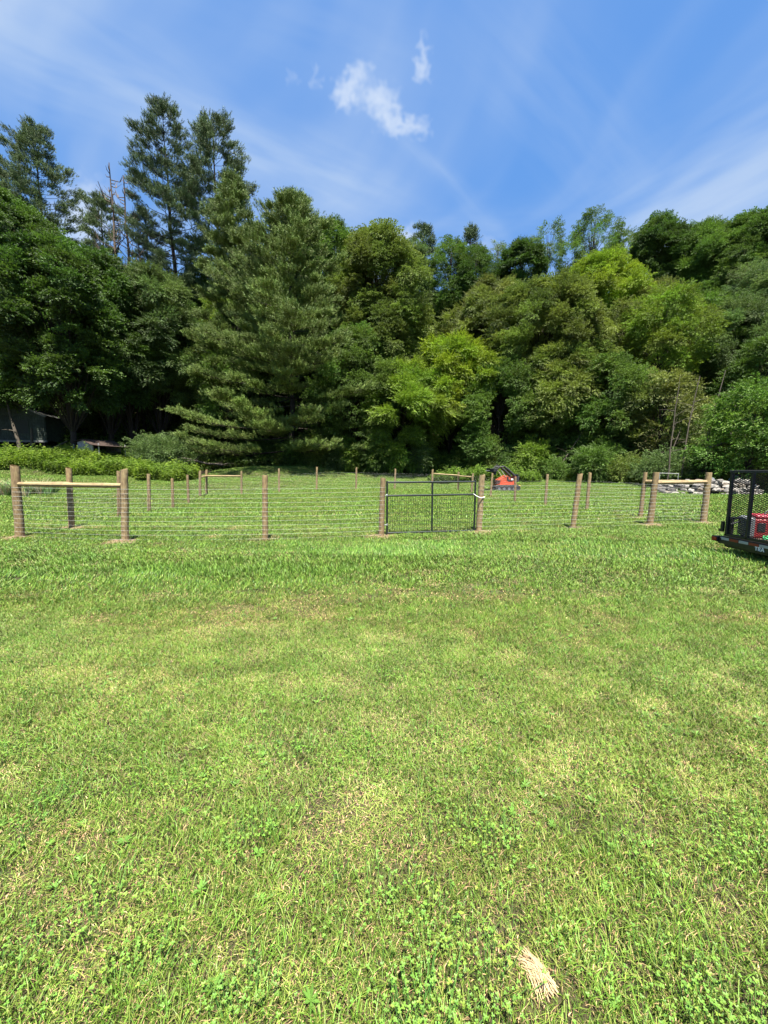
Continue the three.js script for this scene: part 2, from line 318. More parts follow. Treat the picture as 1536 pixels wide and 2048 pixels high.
const thatch = grain(512, 512, (u, v) => {
  const a = wrapNoise(u, v, 1.2, 1.2), b = wrapNoise(u, v, 5, 5, 4), c = wrapNoise(u, v, 16, 16, 9), d = wrapNoise(u, v, 34, 34, 17), m = 0.72 + 0.10 * a + 0.10 * b + 0.14 * c + 0.12 * d;
  return [m, m * (0.97 + 0.05 * b), m * (0.92 + 0.08 * c)];
});
{
  const N = 300, spread = (t) => Math.sign(t) * (20 * Math.abs(t) + 330 * Math.abs(t) ** 4), pos = [], col = [], uv = [], idx = [];
  for (let j = 0; j <= N; j++) for (let i = 0; i <= N; i++) {
    const x = spread(i / N * 2 - 1), z = spread(j / N * 2 - 1) - 18, d = -z;
    const y = ground(x, z), wood = sstep(d, footOfHill(x) - 2, footOfHill(x) + 2), n = 0.5 + 0.5 * fbm2(x * 0.35, z * 0.35, 4);
    pos.push(x, y, z); uv.push(x * 0.9, z * 0.9);
    col.push(lerp(0.070 + 0.035 * n, 0.085 + 0.05 * n, wood), lerp(0.078, 0.068 + 0.04 * n, wood), lerp(0.032, 0.04, wood));
  }
  for (let j = 0; j < N; j++) for (let i = 0; i < N; i++) { const a = j * (N + 1) + i, b = a + 1, c = a + N + 1, d = c + 1; idx.push(a, c, b, b, c, d); }
  const g = new THREE.BufferGeometry();
  g.setAttribute('position', new THREE.Float32BufferAttribute(pos, 3)); g.setAttribute('color', new THREE.Float32BufferAttribute(col, 3)); g.setAttribute('uv', new THREE.Float32BufferAttribute(uv, 2)); g.setIndex(idx); g.computeVertexNormals();
  const m = new THREE.Mesh(g, new THREE.MeshStandardMaterial({ vertexColors: true, map: thatch, roughness: 1, bumpMap: thatch, bumpScale: 0.01 }));
  m.name = 'ground'; scene.add(m); info(m, 'lawn soil and thatch rising into the leaf strewn hillside', 'ground', null, 'structure');
}
console.log('ground');

// ---------------------------------------------------------------- instanced greenery
const M4 = new THREE.Matrix4(), Q = new THREE.Quaternion(), Q2 = new THREE.Quaternion(), P3 = V(), S3 = V(), UP = V(0, 1, 0), EU = new THREE.Euler(), AX = V(), AZ = V(), P4 = V();
class Scatter {
  constructor() { this.m = []; this.c = []; }
  add(x, y, z, rx, ry, rz, sx, sy, sz, r, g, b) {
    Q.setFromEuler(EU.set(rx, ry, rz, 'YXZ')); M4.compose(P3.set(x, y, z), Q, S3.set(sx, sy, sz)); this.push(r, g, b);
  }
  aim(x, y, z, dir, spin, s, r, g, b) { Q.setFromUnitVectors(UP, dir); Q2.setFromAxisAngle(UP, spin); M4.compose(P3.set(x, y, z), Q.multiply(Q2), S3.set(s, s, s)); this.push(r, g, b); }
  grow(x, y, z, f, spin, s, r, g, b) {                     // along f, spun a little off face-up
    AX.crossVectors(f, UP); if (AX.lengthSq() < 1e-4) AX.set(1, 0, 0); AX.normalize(); AZ.crossVectors(AX, f).normalize();
    M4.makeBasis(AX, f, AZ); Q.setFromRotationMatrix(M4); Q2.setFromAxisAngle(UP, spin); M4.compose(P3.set(x, y, z), Q.multiply(Q2), S3.set(s, s, s)); this.push(r, g, b);
  }
  mown(x, y, z, pitch, roll, spin, h, s, r, g, b) {       // spun first, then bent over the way the mower went
    Q.setFromEuler(EU.set(-pitch, 0, roll, 'XZY')); Q2.setFromAxisAngle(UP, spin); M4.compose(P3.set(x, y, z), Q.multiply(Q2), S3.set(s, h, s)); this.push(r, g, b);
  }
  push(r, g, b) { for (let i = 0; i < 16; i++) this.m.push(M4.elements[i]); this.c.push(r, g, b); }
  mesh(name, geometry, material, parent) {
    const n = this.c.length / 3, o = new THREE.InstancedMesh(geometry, material, n);
    o.instanceMatrix.array.set(this.m); o.instanceColor = new THREE.InstancedBufferAttribute(new Float32Array(this.c), 3);
    o.name = name; o.userData.kind = 'stuff'; parent.add(o); return o;
  }
}
const leafMat = new THREE.MeshPhysicalMaterial({ color: rgb(1, 1, 1), roughness: 0.72, specularIntensity: 0.5, transmission: 0.48, thickness: 0, side: THREE.DoubleSide, vertexColors: true });
const needleMat = new THREE.MeshStandardMaterial({ color: rgb(1, 1, 1), roughness: 0.65, side: THREE.DoubleSide, vertexColors: true });
const grassMat = new THREE.MeshPhysicalMaterial({ color: rgb(1, 1, 1), roughness: 0.5, specularIntensity: 0.6, side: THREE.DoubleSide, vertexColors: true });

function leaf(b, o, dir, nrm, len, wid, col) {            // a folded diamond
  const s = V().crossVectors(dir, nrm).normalize().multiplyScalar(wid / 2), midp = o.clone().addScaledVector(dir, len * 0.45), l = midp.clone().add(s).addScaledVector(nrm, wid * 0.22), r = midp.clone().sub(s).addScaledVector(nrm, wid * 0.22), tip = o.clone().addScaledVector(dir, len).addScaledVector(nrm, -len * 0.12);
  b.tri(o.toArray(), l.toArray(), tip.toArray(), col).tri(o.toArray(), tip.toArray(), r.toArray(), col);
}
const unit = (R) => { const z = R() * 2 - 1, a = R() * 6.2832, s = Math.sqrt(1 - z * z); return V(s * Math.cos(a), z, s * Math.sin(a)); };
function sprig(seed, n, spread, len, flat = 0.6) {
  const R = rng(seed), b = new Builder();
  for (let i = 0; i < n; i++) {
    const o = unit(R).multiplyScalar(spread * Math.cbrt(R())); o.y *= flat;
    const dir = V(o.x, 0, o.z).normalize().addScaledVector(unit(R), 0.8).normalize(); dir.y -= 0.15; dir.normalize();
    const nrm = V(0, 1, 0).addScaledVector(unit(R), 1.15).normalize(), k = 0.5 + R();
    leaf(b, o, dir, nrm, len * (0.7 + 0.6 * R()), len * 0.62, [k, k, k * (0.9 + 0.2 * R())]);
  }
  return b.geometry();
}
function spray(seed, n, length, len, curl) {                // a leafy twig growing along +y, its leaves mostly facing +z
  const R = rng(seed), b = new Builder(), spine = (s, w) => V(w, length * s, -curl * length * s * s - 0.25 * Math.abs(w));
  b.tri([-0.01, 0, 0], [0.01, 0, 0], spine(0.8, 0).toArray(), [0.7, 0.5, 0.5]);
  for (let i = 0; i < n; i++) {
    const s = Math.pow(R(), 0.8), side = i % 2 ? 1 : -1, w = side * (0.05 + 0.42 * length * (1.05 - s) * R()), o = spine(s, w).add(unit(R).multiplyScalar(0.06));
    const dir = V(side * (0.5 + 0.6 * R()), 0.7, -0.35 * R()).addScaledVector(unit(R), 0.45).normalize(), nrm = V(0, 0, 1).addScaledVector(unit(R), 0.85).normalize(), k = 0.55 + 0.9 * R();
    leaf(b, o, dir, nrm, len * (0.7 + 0.6 * R()), len * 0.6, [k, k, k * (0.9 + 0.2 * R())]);
  }
  return b.geometry();
}
const SPRIGS = [spray(1, 24, 0.85, 0.20, 0.35), spray(2, 24, 0.85, 0.19, 0.45), spray(3, 22, 0.85, 0.21, 0.4)];
const FINE = [spray(4, 34, 0.9, 0.135, 0.35), spray(5, 32, 0.9, 0.145, 0.5)];
function needleTuft(seed) {                               // a brush of needles round a short twig along +y
  const R = rng(seed), b = new Builder();
  for (let i = 0; i < 22; i++) {
    const h = R() * 0.34, a = R() * 6.2832, out = 0.55 + 0.55 * R(), dir = V(Math.cos(a) * out, 0.75 + 0.3 * R(), Math.sin(a) * out).normalize(), s = V().crossVectors(dir, unit(R)).normalize().multiplyScalar(0.013), L = 0.13 + 0.09 * R(), o = V(0, h, 0), k = 0.75 + 0.5 * R();
    b.tri(o.clone().add(s).toArray(), o.clone().sub(s).toArray(), o.clone().addScaledVector(dir, L).toArray(), [k, k, k]);
  }
  b.tri([0.012, 0, 0], [-0.012, 0, 0], [0, 0.36, 0], [0.9, 0.6, 0.5]);
  return b.geometry();
}
const TUFTS = [needleTuft(21), needleTuft(22)];
const TONES = {
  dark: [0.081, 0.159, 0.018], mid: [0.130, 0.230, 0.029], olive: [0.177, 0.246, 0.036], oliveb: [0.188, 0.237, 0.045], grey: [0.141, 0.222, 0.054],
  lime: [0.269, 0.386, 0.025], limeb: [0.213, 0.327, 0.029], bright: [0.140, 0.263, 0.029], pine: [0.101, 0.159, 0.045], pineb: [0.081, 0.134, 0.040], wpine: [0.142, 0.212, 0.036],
};
const barkTex = grain(128, 256, (u, v) => { const m = 0.62 + 0.22 * wrapNoise(u, v, 4, 2, 2) + 0.2 * wrapNoise(u, v, 9, 3, 6); return [m, m * 0.96, m * 0.9]; });
const bark = std(0.10, 0.08, 0.06, 0.95, { map: barkTex, bumpMap: barkTex, bumpScale: 0.02 }), pineBark = std(0.085, 0.066, 0.055, 0.95, { map: barkTex, bumpMap: barkTex, bumpScale: 0.02 }), deadWood = std(0.30, 0.24, 0.19, 0.9, { map: barkTex, bumpMap: barkTex, bumpScale: 0.01 });

function bend(R, from, to, n, wob) { const out = []; for (let i = 0; i <= n; i++) { const p = from.clone().lerp(to, i / n); if (i && i < n) p.add(V((R() - 0.5) * wob, (R() - 0.5) * wob * 0.4, (R() - 0.5) * wob)); out.push(p); } return out; }
function broadleaf(t, seed, H, R0, cb, tone, sparse, dense = 1) {
  const R = rng(seed), [cr, cg, cbl] = TONES[tone], limbs = [], sc = new Scatter(), lean = V((R() - 0.5) * 0.06 * H, H * 0.86, (R() - 0.5) * 0.06 * H);
  const r0 = 0.012 * H + 0.05, spine = bend(R, V(0, -0.4, 0), lean, 7, 0.03 * H);
  part('trunk', tube(spine, spine.map((_, i) => r0 * (1 - 0.85 * i / 7)), 7, true, 0.08, seed % 17), bark, t);
  const y0 = H * cb, ch = H - y0, clumps = Math.round((sparse ? 44 : 82) * clamp(R0 * ch / 60, 0.55, 2.4) * dense), peak = 0.2 + 0.3 * R(), cone = 0.42 + 0.4 * R();
  for (let k = 0; k < clumps; k++) {
    const f = (k + R()) / clumps, v = Math.pow(f, 0.85), env = v < peak ? Math.pow(v / peak, 0.55) * 0.5 + 0.5 : Math.pow(Math.max(0, 1 - ((v - peak) / (1 - peak)) ** 2), cone), a = k * 2.39996 + R() * 0.9, stray = R() < 0.16, lob = 1 + 0.38 * noise2(Math.cos(a) * 1.3 + seed, Math.sin(a) * 1.3 + v * 2.2);
    const rad = 0.8 * R0 * Math.max(0.08, env) * (0.35 + 0.6 * Math.sqrt(R())) * lob * (stray ? 1.18 : 1), cs = (0.55 + 0.8 * R()) * (stray ? 0.6 : 1) * clamp(R0 * 0.2, 0.5, 1.25) * (0.75 + 0.4 * env) * (sparse ? 0.8 : 1), cx = Math.cos(a) * rad + lean.x * (0.4 + 0.5 * v), cz = Math.sin(a) * rad + lean.z * (0.4 + 0.5 * v), cy = Math.min(y0 + ch * 0.93 * v, H - cs * 1.3);
    const start = spine[Math.max(1, Math.min(6, Math.floor((cy / H - 0.18) * 7)))];
    limbs.push(tube(bend(R, start, V(cx, cy - cs * 0.1, cz), 3, rad * 0.12), [r0 * 0.3, r0 * 0.2, r0 * 0.12, 0.015], 4, false));
    const n = Math.round((sparse ? 52 : 96) * cs * cs * 0.95) + 3, tint = 0.74 + 0.52 * R(), warm = 0.92 + 0.22 * R(), twigs = 3 + Math.floor(R() * 4), out = V(Math.cos(a), 0.35, Math.sin(a)), heads = [];
    for (let j = 0; j < twigs; j++) heads.push(unit(R).multiplyScalar(0.95).add(out).normalize());
    for (let i = 0; i < n; i++) {
      // leafy twigs set along a few diverging branchlets, arching over at their tips
      const hd = heads[i % twigs], s = Math.pow(R(), 0.6) * (0.75 + 0.6 * ((i * 7) % twigs) / twigs) * cs * 1.15, q = unit(R), loose = 0.16 + 0.22 * cs;
      P4.copy(hd).addScaledVector(q, 0.75); P4.y += 0.15; P4.normalize();
      const w = tint * (0.8 + 0.4 * R());
      sc.grow(cx + hd.x * s + q.x * loose, cy + hd.y * s * 0.75 - 0.12 * s * s + q.y * loose * 0.6, cz + hd.z * s + q.z * loose, P4, (R() - 0.5) * 1.3, 0.72 + 0.5 * R(), cr * w * warm, cg * w, cbl * w);
    }
  }
  part('branch', limbs, bark, t, 'stuff');
  sc.mesh('crown', (tone === 'dark' && seed % 3 ? SPRIGS : FINE)[seed % 2], leafMat, t);
  return sc.c.length / 3;
}
function pine(t, seed, H, R0, cb, tone, spreading) {
  const R = rng(seed), [cr, cg, cbl] = TONES[tone], limbs = [], sc = new Scatter(), r0 = 0.0105 * H + 0.06, top = V((R() - 0.5) * 0.03 * H, H, (R() - 0.5) * 0.03 * H), spine = bend(R, V(0, -0.4, 0), top, 8, 0.012 * H);
  part('trunk', tube(spine, spine.map((_, i) => r0 * (1 - 0.94 * i / 8)), 8, true, 0.06, seed % 13), pineBark, t);
  const at = (y) => { const f = clamp((y + 0.4) / (H + 0.4), 0, 1) * 8, i = Math.min(7, Math.floor(f)); return spine[i].clone().lerp(spine[i + 1], f - i); };
  const step = spreading ? 1.35 : 1.5, D = V(), gauss = () => R() + R() + R() - 1.5;
  for (let y = H * cb; y < H - 0.4; y += step * (0.6 + 0.7 * R()) * (1 - 0.5 * y / H)) {
    const v = (y - H * cb) / (H * (1 - cb)), prof = spreading ? Math.pow(1 - v, 0.74) : v < 0.35 ? 0.6 + 0.9 * v : Math.pow((1 - v) / 0.65, 0.62) * 0.92, n = (spreading ? 5 : 4) + Math.floor(R() * 2), a0 = R() * 6.283;
    for (let k = 0; k < n; k++) {
      if (R() < (spreading ? 0.1 : 0.14)) continue;
      const a = a0 + k / n * 6.283 + (R() - 0.5) * 0.8, L = Math.max(0.6, R0 * prof * (spreading ? 0.5 + 0.6 * R() : 0.62 + 0.62 * R())), rise = spreading ? lerp(-0.03, 0.7, v * v) : lerp(0.12, 0.85, v) * (0.6 + 0.7 * R()), o = at(y), dx = Math.cos(a), dz = Math.sin(a), tipUp = 0.13 * L, sag = spreading ? -0.06 * L * (1 - v) : -0.06 * L;
      const pt = (s) => V(o.x + dx * L * s, y + rise * L * s + sag * Math.sin(s * 2.6) + tipUp * s * s, o.z + dz * L * s), b0 = Math.max(0.016, r0 * 0.22 * (1 - 0.7 * v));
      limbs.push(tube([pt(0), pt(0.35), pt(0.7), pt(1)], [b0, b0 * 0.7, b0 * 0.4, 0.012], 4, false));
      // side shoots, each carrying a flat plume of needles
      const shoots = Math.max(2, Math.round(L * (spreading ? 1.75 : 1.25)));
      for (let q = 0; q < shoots; q++) {
        const s = 1 - Math.pow(R(), 1.1) * (spreading ? 0.72 : 0.6), side = q % 2 ? 1 : -1, w = side * (0.36 * (1.08 - s) + 0.05) * L * (0.4 + 0.7 * R()), p = pt(s), ex = p.x - dz * w + dx * Math.abs(w) * 0.6, ey = p.y + Math.abs(w) * 0.14 + (R() - 0.4) * 0.25, ez = p.z + dx * w + dz * Math.abs(w) * 0.6, tint = 0.72 + 0.5 * R(), m = (spreading ? 28 : 24) + Math.floor(R() * 10), pr = (spreading ? 0.68 : 0.74) * (0.7 + 0.5 * R());
        limbs.push(tube([p, V(ex, ey, ez)], [0.02, 0.008], 3, false));
        for (let i = 0; i < m; i++) {
          const f = R(), c = tint * (0.8 + 0.4 * R()), gx = gauss() * pr, gz = gauss() * pr, gy = gauss() * pr * (spreading ? 0.28 : 0.42) + 0.1;
          D.set(dx * 0.8 - dz * side * 0.4 + (R() - 0.5) * 0.9, 0.5 + rise * 0.4 + R() * 0.6, dz * 0.8 + dx * side * 0.4 + (R() - 0.5) * 0.9).normalize();
          sc.aim(lerp(p.x, ex, f) + gx, lerp(p.y, ey, f) + gy, lerp(p.z, ez, f) + gz, D, R() * 6.28, 1.15 * (0.8 + 0.5 * R()), cr * c * (0.92 + 0.2 * R()), cg * c, cbl * c);
        }
      }
    }
  }
  for (let i = 0; i < 14; i++) { D.set((R() - 0.5) * 0.7, 1, (R() - 0.5) * 0.7).normalize(); sc.aim(top.x + (R() - 0.5) * 0.2, H - R() * 1.4, top.z + (R() - 0.5) * 0.2, D, R() * 6, 1.1, cr, cg, cbl); }
  part('branch', limbs, pineBark, t, 'stuff');
  sc.mesh('crown', TUFTS[seed % 2], needleMat, t);
  return sc.c.length / 3;
}
// trees of the crowded slope that nothing tells apart but their green and the landmark below them
const massLabel = (x, z, tone) => ({ dark: 'dark green', mid: 'mid green', olive: 'olive green', oliveb: 'brownish olive', grey: 'grey green', limeb: 'yellow green' })[tone] + ' tree in the crowded woods ' + ['above the hut and coop', 'around the spreading white pine', 'upslope of the gate', 'upslope of the orange loader', 'upslope of the stone wall and trailer'][[-0.55, -0.1, 0.25, 0.6, 9].findIndex((v) => x / -z < v)];
let leaves = 0;
TREES.forEach(([sp, x, z, H, R0, cb, tone, label], i) => {
  const conifer = sp === 'p' || sp === 'w';
  const t = thing(conifer ? 'pine_tree' : 'broadleaf_tree', label || massLabel(x, z, tone), 'tree', [x, ground(x, z), z], 0, label ? (conifer ? 'pines' : 'hardwoods') : 'crowded trees on the wooded slope');
  if (conifer) leaves += pine(t, 171 + i * 7, H, R0, cb, tone, sp === 'w');
  else leaves += broadleaf(t, 101 + i * 8 + (i % 2), H, R0, cb, tone, sp === 's', label ? 1 : 0.9);
});
console.log('trees', leaves);

// bare dead pines on the ridge
function snag(t, seed, H, lean) {
  const R = rng(seed), spine = bend(R, V(0, -0.3, 0), V(lean, H, 0), 8, 0.25), g = [];
  part('trunk', tube(spine, spine.map((_, i) => 0.30 * (1 - 0.8 * i / 8)), 7, true, 0.05, seed), deadWood, t);
  for (let y = H * 0.25; y < H * 0.97; y += 0.3 + 0.22 * R()) {
    const f = y / H * 8, i = Math.floor(f), o = spine[i].clone().lerp(spine[Math.min(8, i + 1)], f - i), a = R() * 6.283, L = (1.9 + 2.8 * (1 - y / H) * (0.4 + 0.8 * R())) * (R() < 0.25 ? 0.4 : 1), up = 0.25 + 0.6 * R(), e = V(o.x + Math.cos(a) * L * 0.8, y + L * (0.15 + up), o.z + Math.sin(a) * L * 0.8), mdl = o.clone().lerp(e, 0.55).add(V(Math.cos(a) * L * 0.14, -0.22 * L, Math.sin(a) * L * 0.14));
    g.push(tube([o, mdl, e], [0.075, 0.055, 0.022], 4, false));
    if (L > 1) for (const b of [0.8, -0.7]) g.push(tube([mdl, mdl.clone().add(V(Math.cos(a + b) * L * 0.35, L * 0.42, Math.sin(a + b) * L * 0.35))], [0.04, 0.018], 3, false));
  }
  part('branch', g, deadWood, t, 'stuff');
}
for (const [x, z, H, lean, label] of [[-40.2, -62, 27.2, -0.3, 'taller bare dead pine trunk with broken branches on the ridge'], [-38.5, -61.5, 25.6, 0.3, 'shorter bare dead pine close beside the taller dead one'], [-36.4, -61, 17, 0, 'pale dead trunk stub below the tallest ridge pine']])
  snag(thing('dead_pine', label, 'dead tree', [x, ground(x, z), z], 0, 'bare dead pines'), Math.round(H * 10), H, lean);

// shrubs: knee to house high, along the edge of the field
function shrub(t, seed, H, R0, tone, dense = 1) {
  const R = rng(seed), [cr, cg, cb] = TONES[tone], sc = new Scatter(), st = [];
  for (let k = 0; k < 6; k++) { const a = R() * 6.28, e = V(Math.cos(a) * R0 * 0.6, H * 0.7, Math.sin(a) * R0 * 0.6); st.push(tube(bend(R, V(0, -0.1, 0), e, 3, 0.15), [0.035, 0.028, 0.02, 0.008], 4, false)); }
  part('stem', st, bark, t);
  const n = Math.round(120 * R0 * H * dense);
  for (let i = 0; i < n; i++) {
    const q = unit(R), s = Math.pow(R(), 0.45), lump = 0.8 + 0.35 * noise3(q.x * 1.8 + seed, q.y * 1.8, q.z * 1.8), w = (0.75 + 0.5 * R()) * (1 + 0.2 * noise3(q.x * 3, q.y * 3 + seed, q.z * 3)), k = 0.55 + 0.4 * R();
    P4.copy(q).addScaledVector(unit(R), 0.8); P4.y += 0.3; P4.normalize();
    sc.grow(q.x * R0 * s * lump, H * 0.5 + q.y * H * 0.52 * s * lump, q.z * R0 * s * lump, P4, (R() - 0.5) * 1.2, k, cr * w, cg * w, cb * w);
  }
  sc.mesh('crown', FINE[seed % 2], leafMat, t);
}
{
  const R = rng(77), shadedTones = ['dark', 'mid', 'dark', 'dark', 'mid', 'dark'];  // mostly dark leaf tones: shade at the foot of the woods put into the colour
  const named = [[-21.3, -37.5, 3.4, 3.0, 'grey', 'grey green bush beside the low white coop'], [23.4, -27.5, 3.2, 2.2, 'olive', 'yellowish bush just behind the stone wall'], [20.6, -28.5, 2.6, 2.0, 'grey', 'pale leaved bush at the far end of the stone wall'], [27.5, -27, 3.6, 2.2, 'bright', 'bright green bush behind the trailer and stone wall']];
  for (const [x, z, H, r, tone, label] of named) shrub(thing('bush', label, 'bush', [x, ground(x, z), z], 0, 'bushes'), Math.round(200 + x * 3 - z), H, r, tone);
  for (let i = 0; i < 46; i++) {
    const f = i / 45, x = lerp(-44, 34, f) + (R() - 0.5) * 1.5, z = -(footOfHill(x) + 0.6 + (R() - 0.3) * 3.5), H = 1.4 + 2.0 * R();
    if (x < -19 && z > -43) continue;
    shrub(thing('brush_shrub', massLabel(x, z, shadedTones[i % 6]).replace('tree in the crowded woods', 'low shrub in the shady brush').replace('above the hut', 'behind the hut').replace('upslope of', 'beyond'), 'bush', [x, ground(x, z), z], 0, 'shady brush along the field edge'), 300 + i, H, 1.3 + 1.1 * R(), shadedTones[i % 6]);
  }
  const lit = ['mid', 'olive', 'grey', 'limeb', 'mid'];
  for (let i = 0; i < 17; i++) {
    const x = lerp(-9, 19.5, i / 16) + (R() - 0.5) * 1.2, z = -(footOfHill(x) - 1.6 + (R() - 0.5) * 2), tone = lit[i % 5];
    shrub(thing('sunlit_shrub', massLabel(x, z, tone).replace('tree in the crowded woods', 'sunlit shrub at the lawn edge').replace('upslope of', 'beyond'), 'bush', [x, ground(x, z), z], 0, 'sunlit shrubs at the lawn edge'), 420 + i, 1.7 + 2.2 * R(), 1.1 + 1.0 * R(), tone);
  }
  // ground cover on the slope
  const sc = new Scatter();
  for (let i = 0; i < 34000; i++) {
    const x = -75 + 150 * R(), d = footOfHill(x) - 1.2 + Math.pow(R(), 1.1) * 40, z = -d;
    if (Math.abs(x) > d * 1.25 + 3 || (x < -19 && d < 44)) continue;
    const n = fbm2(x * 0.2, z * 0.2, 3); if (n < -0.35) continue;
    const T = TONES[['mid', 'dark', 'grey', 'olive', 'limeb'][Math.floor(R() * 5)]], w = 0.7 + 0.5 * R(), s = 0.9 + 1.2 * R();
    P4.set(R() - 0.5, 0.25 + 0.4 * R(), R() - 0.5).normalize(); sc.grow(x, ground(x, z) + R() * (0.5 + 0.8 * Math.max(0, n)), z, P4, R() - 0.5, s * 0.9, T[0] * w, T[1] * w, T[2] * w);
  }
  const u = sc.mesh('undergrowth', SPRIGS[0], leafMat, scene); info(u, 'leafy undergrowth covering the forest floor of the slope', 'undergrowth', null, 'stuff');
}
console.log('shrubs');

// tall weeds
function weedStalk(seed, H) {
  const R = rng(seed), b = new Builder();
  for (let s = 0; s < 4; s++) {
    const bx = (R() - 0.5) * 0.3, bz = (R() - 0.5) * 0.3, lx = (R() - 0.5) * 0.25, lz = (R() - 0.5) * 0.25, h = H * (0.75 + 0.35 * R());
    b.quad([bx - 0.008, 0, bz], [bx + 0.008, 0, bz], [bx + lx + 0.005, h, bz + lz], [bx + lx - 0.005, h, bz + lz], [0.5, 0.75, 0.6]);
    for (let i = 0; i < 17; i++) {
      const f = 0.15 + 0.85 * Math.pow(R(), 0.8), a = R() * 6.283, o = V(bx + lx * f, h * f, bz + lz * f), k = 0.75 + 0.5 * R();
      leaf(b, o, V(Math.cos(a), 0.25 - 0.4 * R(), Math.sin(a)).normalize(), V(0, 1, 0).addScaledVector(unit(R), 0.4).normalize(), 0.16 + 0.1 * R(), 0.075, [k, k, k * 0.9]);
    }
  }
  return b.geometry();
}
{
  const R = rng(91), A = weedStalk(31, 1), sc = new Scatter();
  for (let i = 0; i < 11000; i++) {
    const x = -46 + 30.2 * R(), near = lerp(31.5, 30.6, sstep(x, -30, -14)) + 0.8 * noise2(x * 0.4, 2), d = near + R() * (x < -19 ? 9.5 : 3.2);
    if (x > -18 && R() < 0.55) continue;
    const h = (0.75 + 0.45 * R()) * lerp(1, 0.55, sstep(d, 33.5, 36)) * (1 + 0.3 * noise2(x * 0.6, d * 0.6) + 0.2 * noise2(x * 1.7, d * 1.7)) * (R() < 0.06 ? 1.35 : 1), w = 0.8 + 0.5 * R(), y = 0.5 + 0.5 * noise2(x * 0.3, d * 0.4);
    sc.add(x, ground(x, -d) - 0.03, -d, 0, R() * 6.28, 0, 1, h, 1, lerp(0.16, 0.24, y) * w, lerp(0.26, 0.33, y) * w, 0.03 * w);
  }
  info(sc.mesh('weeds', A, leafMat, scene), 'dense bright green weeds on the bank below the hut', 'weeds', null, 'stuff');
  const s2 = new Scatter();
  for (let i = 0; i < 1000; i++) {
    const x = 4.2 + 9.5 * R(), d = 33 + R() * 3.2 + 0.7 * noise2(x * 0.5, 9), h = (0.45 + 0.6 * R()) * (0.65 + 0.35 * sstep(x, 4, 8) * (1 - sstep(x, 11, 13.5)) + 0.35 * noise2(x * 0.9, d * 0.7)), w = 0.8 + 0.5 * R();
    s2.add(x, ground(x, -d) - 0.03, -d, 0, R() * 6.28, 0, 1, h * 1.25, 1, 0.17 * w, 0.27 * w, 0.03 * w);
  }
  info(s2.mesh('weeds', A, leafMat, scene), 'patch of bright weeds behind the orange loader', 'weeds', null, 'stuff').name = 'weeds_001';
  const stalk = new Builder();
  for (let i = 0; i < 34; i++) { const a = R() * 6.283, r = 0.1 * R(), l = 0.25 + 0.5 * R(), h = 0.5 + 0.6 * R(), w = 0.006 + 0.006 * R(), c = [0.42, 0.36, 0.2].map((v) => v * (0.6 + 0.5 * R())), x = Math.cos(a) * r, z = Math.sin(a) * r, dx = Math.cos(a) * l, dz = Math.sin(a) * l, P = [x + dx * 0.3, h * 0.62, z + dz * 0.3], T = [x + dx, h * (0.75 + 0.25 * R()), z + dz]; stalk.quad([x - w, 0, z], [x + w, 0, z], [P[0] + w, P[1], P[2]], [P[0] - w, P[1], P[2]], c).tri([P[0] - w, P[1], P[2]], [P[0] + w, P[1], P[2]], T, c); }
  const s3 = new Scatter(), sg = stalk.geometry();
  for (let i = 0; i < 110; i++) { const a = R() * 6.28, r = Math.sqrt(R()), x = -19.4 + Math.cos(a) * r * 1.9, d = 20.6 + Math.sin(a) * r * 0.9, w = 0.75 + 0.4 * R(), gr = R() < 0.4 ? 0.55 : 1; s3.add(x, ground(x, -d) - 0.03, -d, 0, R() * 6.28, 0, 0.9, 0.7 + 0.4 * R(), 0.9, w * gr, w, w * gr); }
  info(s3.mesh('dry_brush', sg, grassMat, scene), 'tall pale dry grass beyond the thick corner post', 'dry grass', null, 'stuff');
}
console.log('weeds');

// ---------------------------------------------------------------- fence
const woodTex = grain(256, 512, (u, v) => { const streak = wrapNoise(u, v, 9, 0.8, 3), fine = wrapNoise(u, v, 22, 2.2, 8), blot = wrapNoise(u, v, 1.4, 1.6, 12), m = 0.74 + 0.16 * streak + 0.13 * fine + 0.10 * blot; return [m, m * (0.965 + 0.03 * blot), m * (0.92 + 0.06 * streak)]; });
const postTones = [std(0.50, 0.37, 0.195, 0.92, { map: woodTex, bumpMap: woodTex, bumpScale: 0.006 }), std(0.43, 0.32, 0.175, 0.92, { map: woodTex, bumpMap: woodTex, bumpScale: 0.006 }), std(0.50, 0.385, 0.215, 0.92, { map: woodTex, bumpMap: woodTex, bumpScale: 0.006 })];
const railWood = std(0.56, 0.45, 0.24, 0.85, { map: woodTex, bumpMap: woodTex, bumpScale: 0.004 }), cutWood = std(0.50, 0.40, 0.24, 0.9, { map: woodTex });
const wireMat = std(0.46, 0.47, 0.43, 0.5, { metalness: 0.25 });
const WIRES = 12, wireUp = (k) => 0.05 + k * 0.098;
let postSeed = 0;
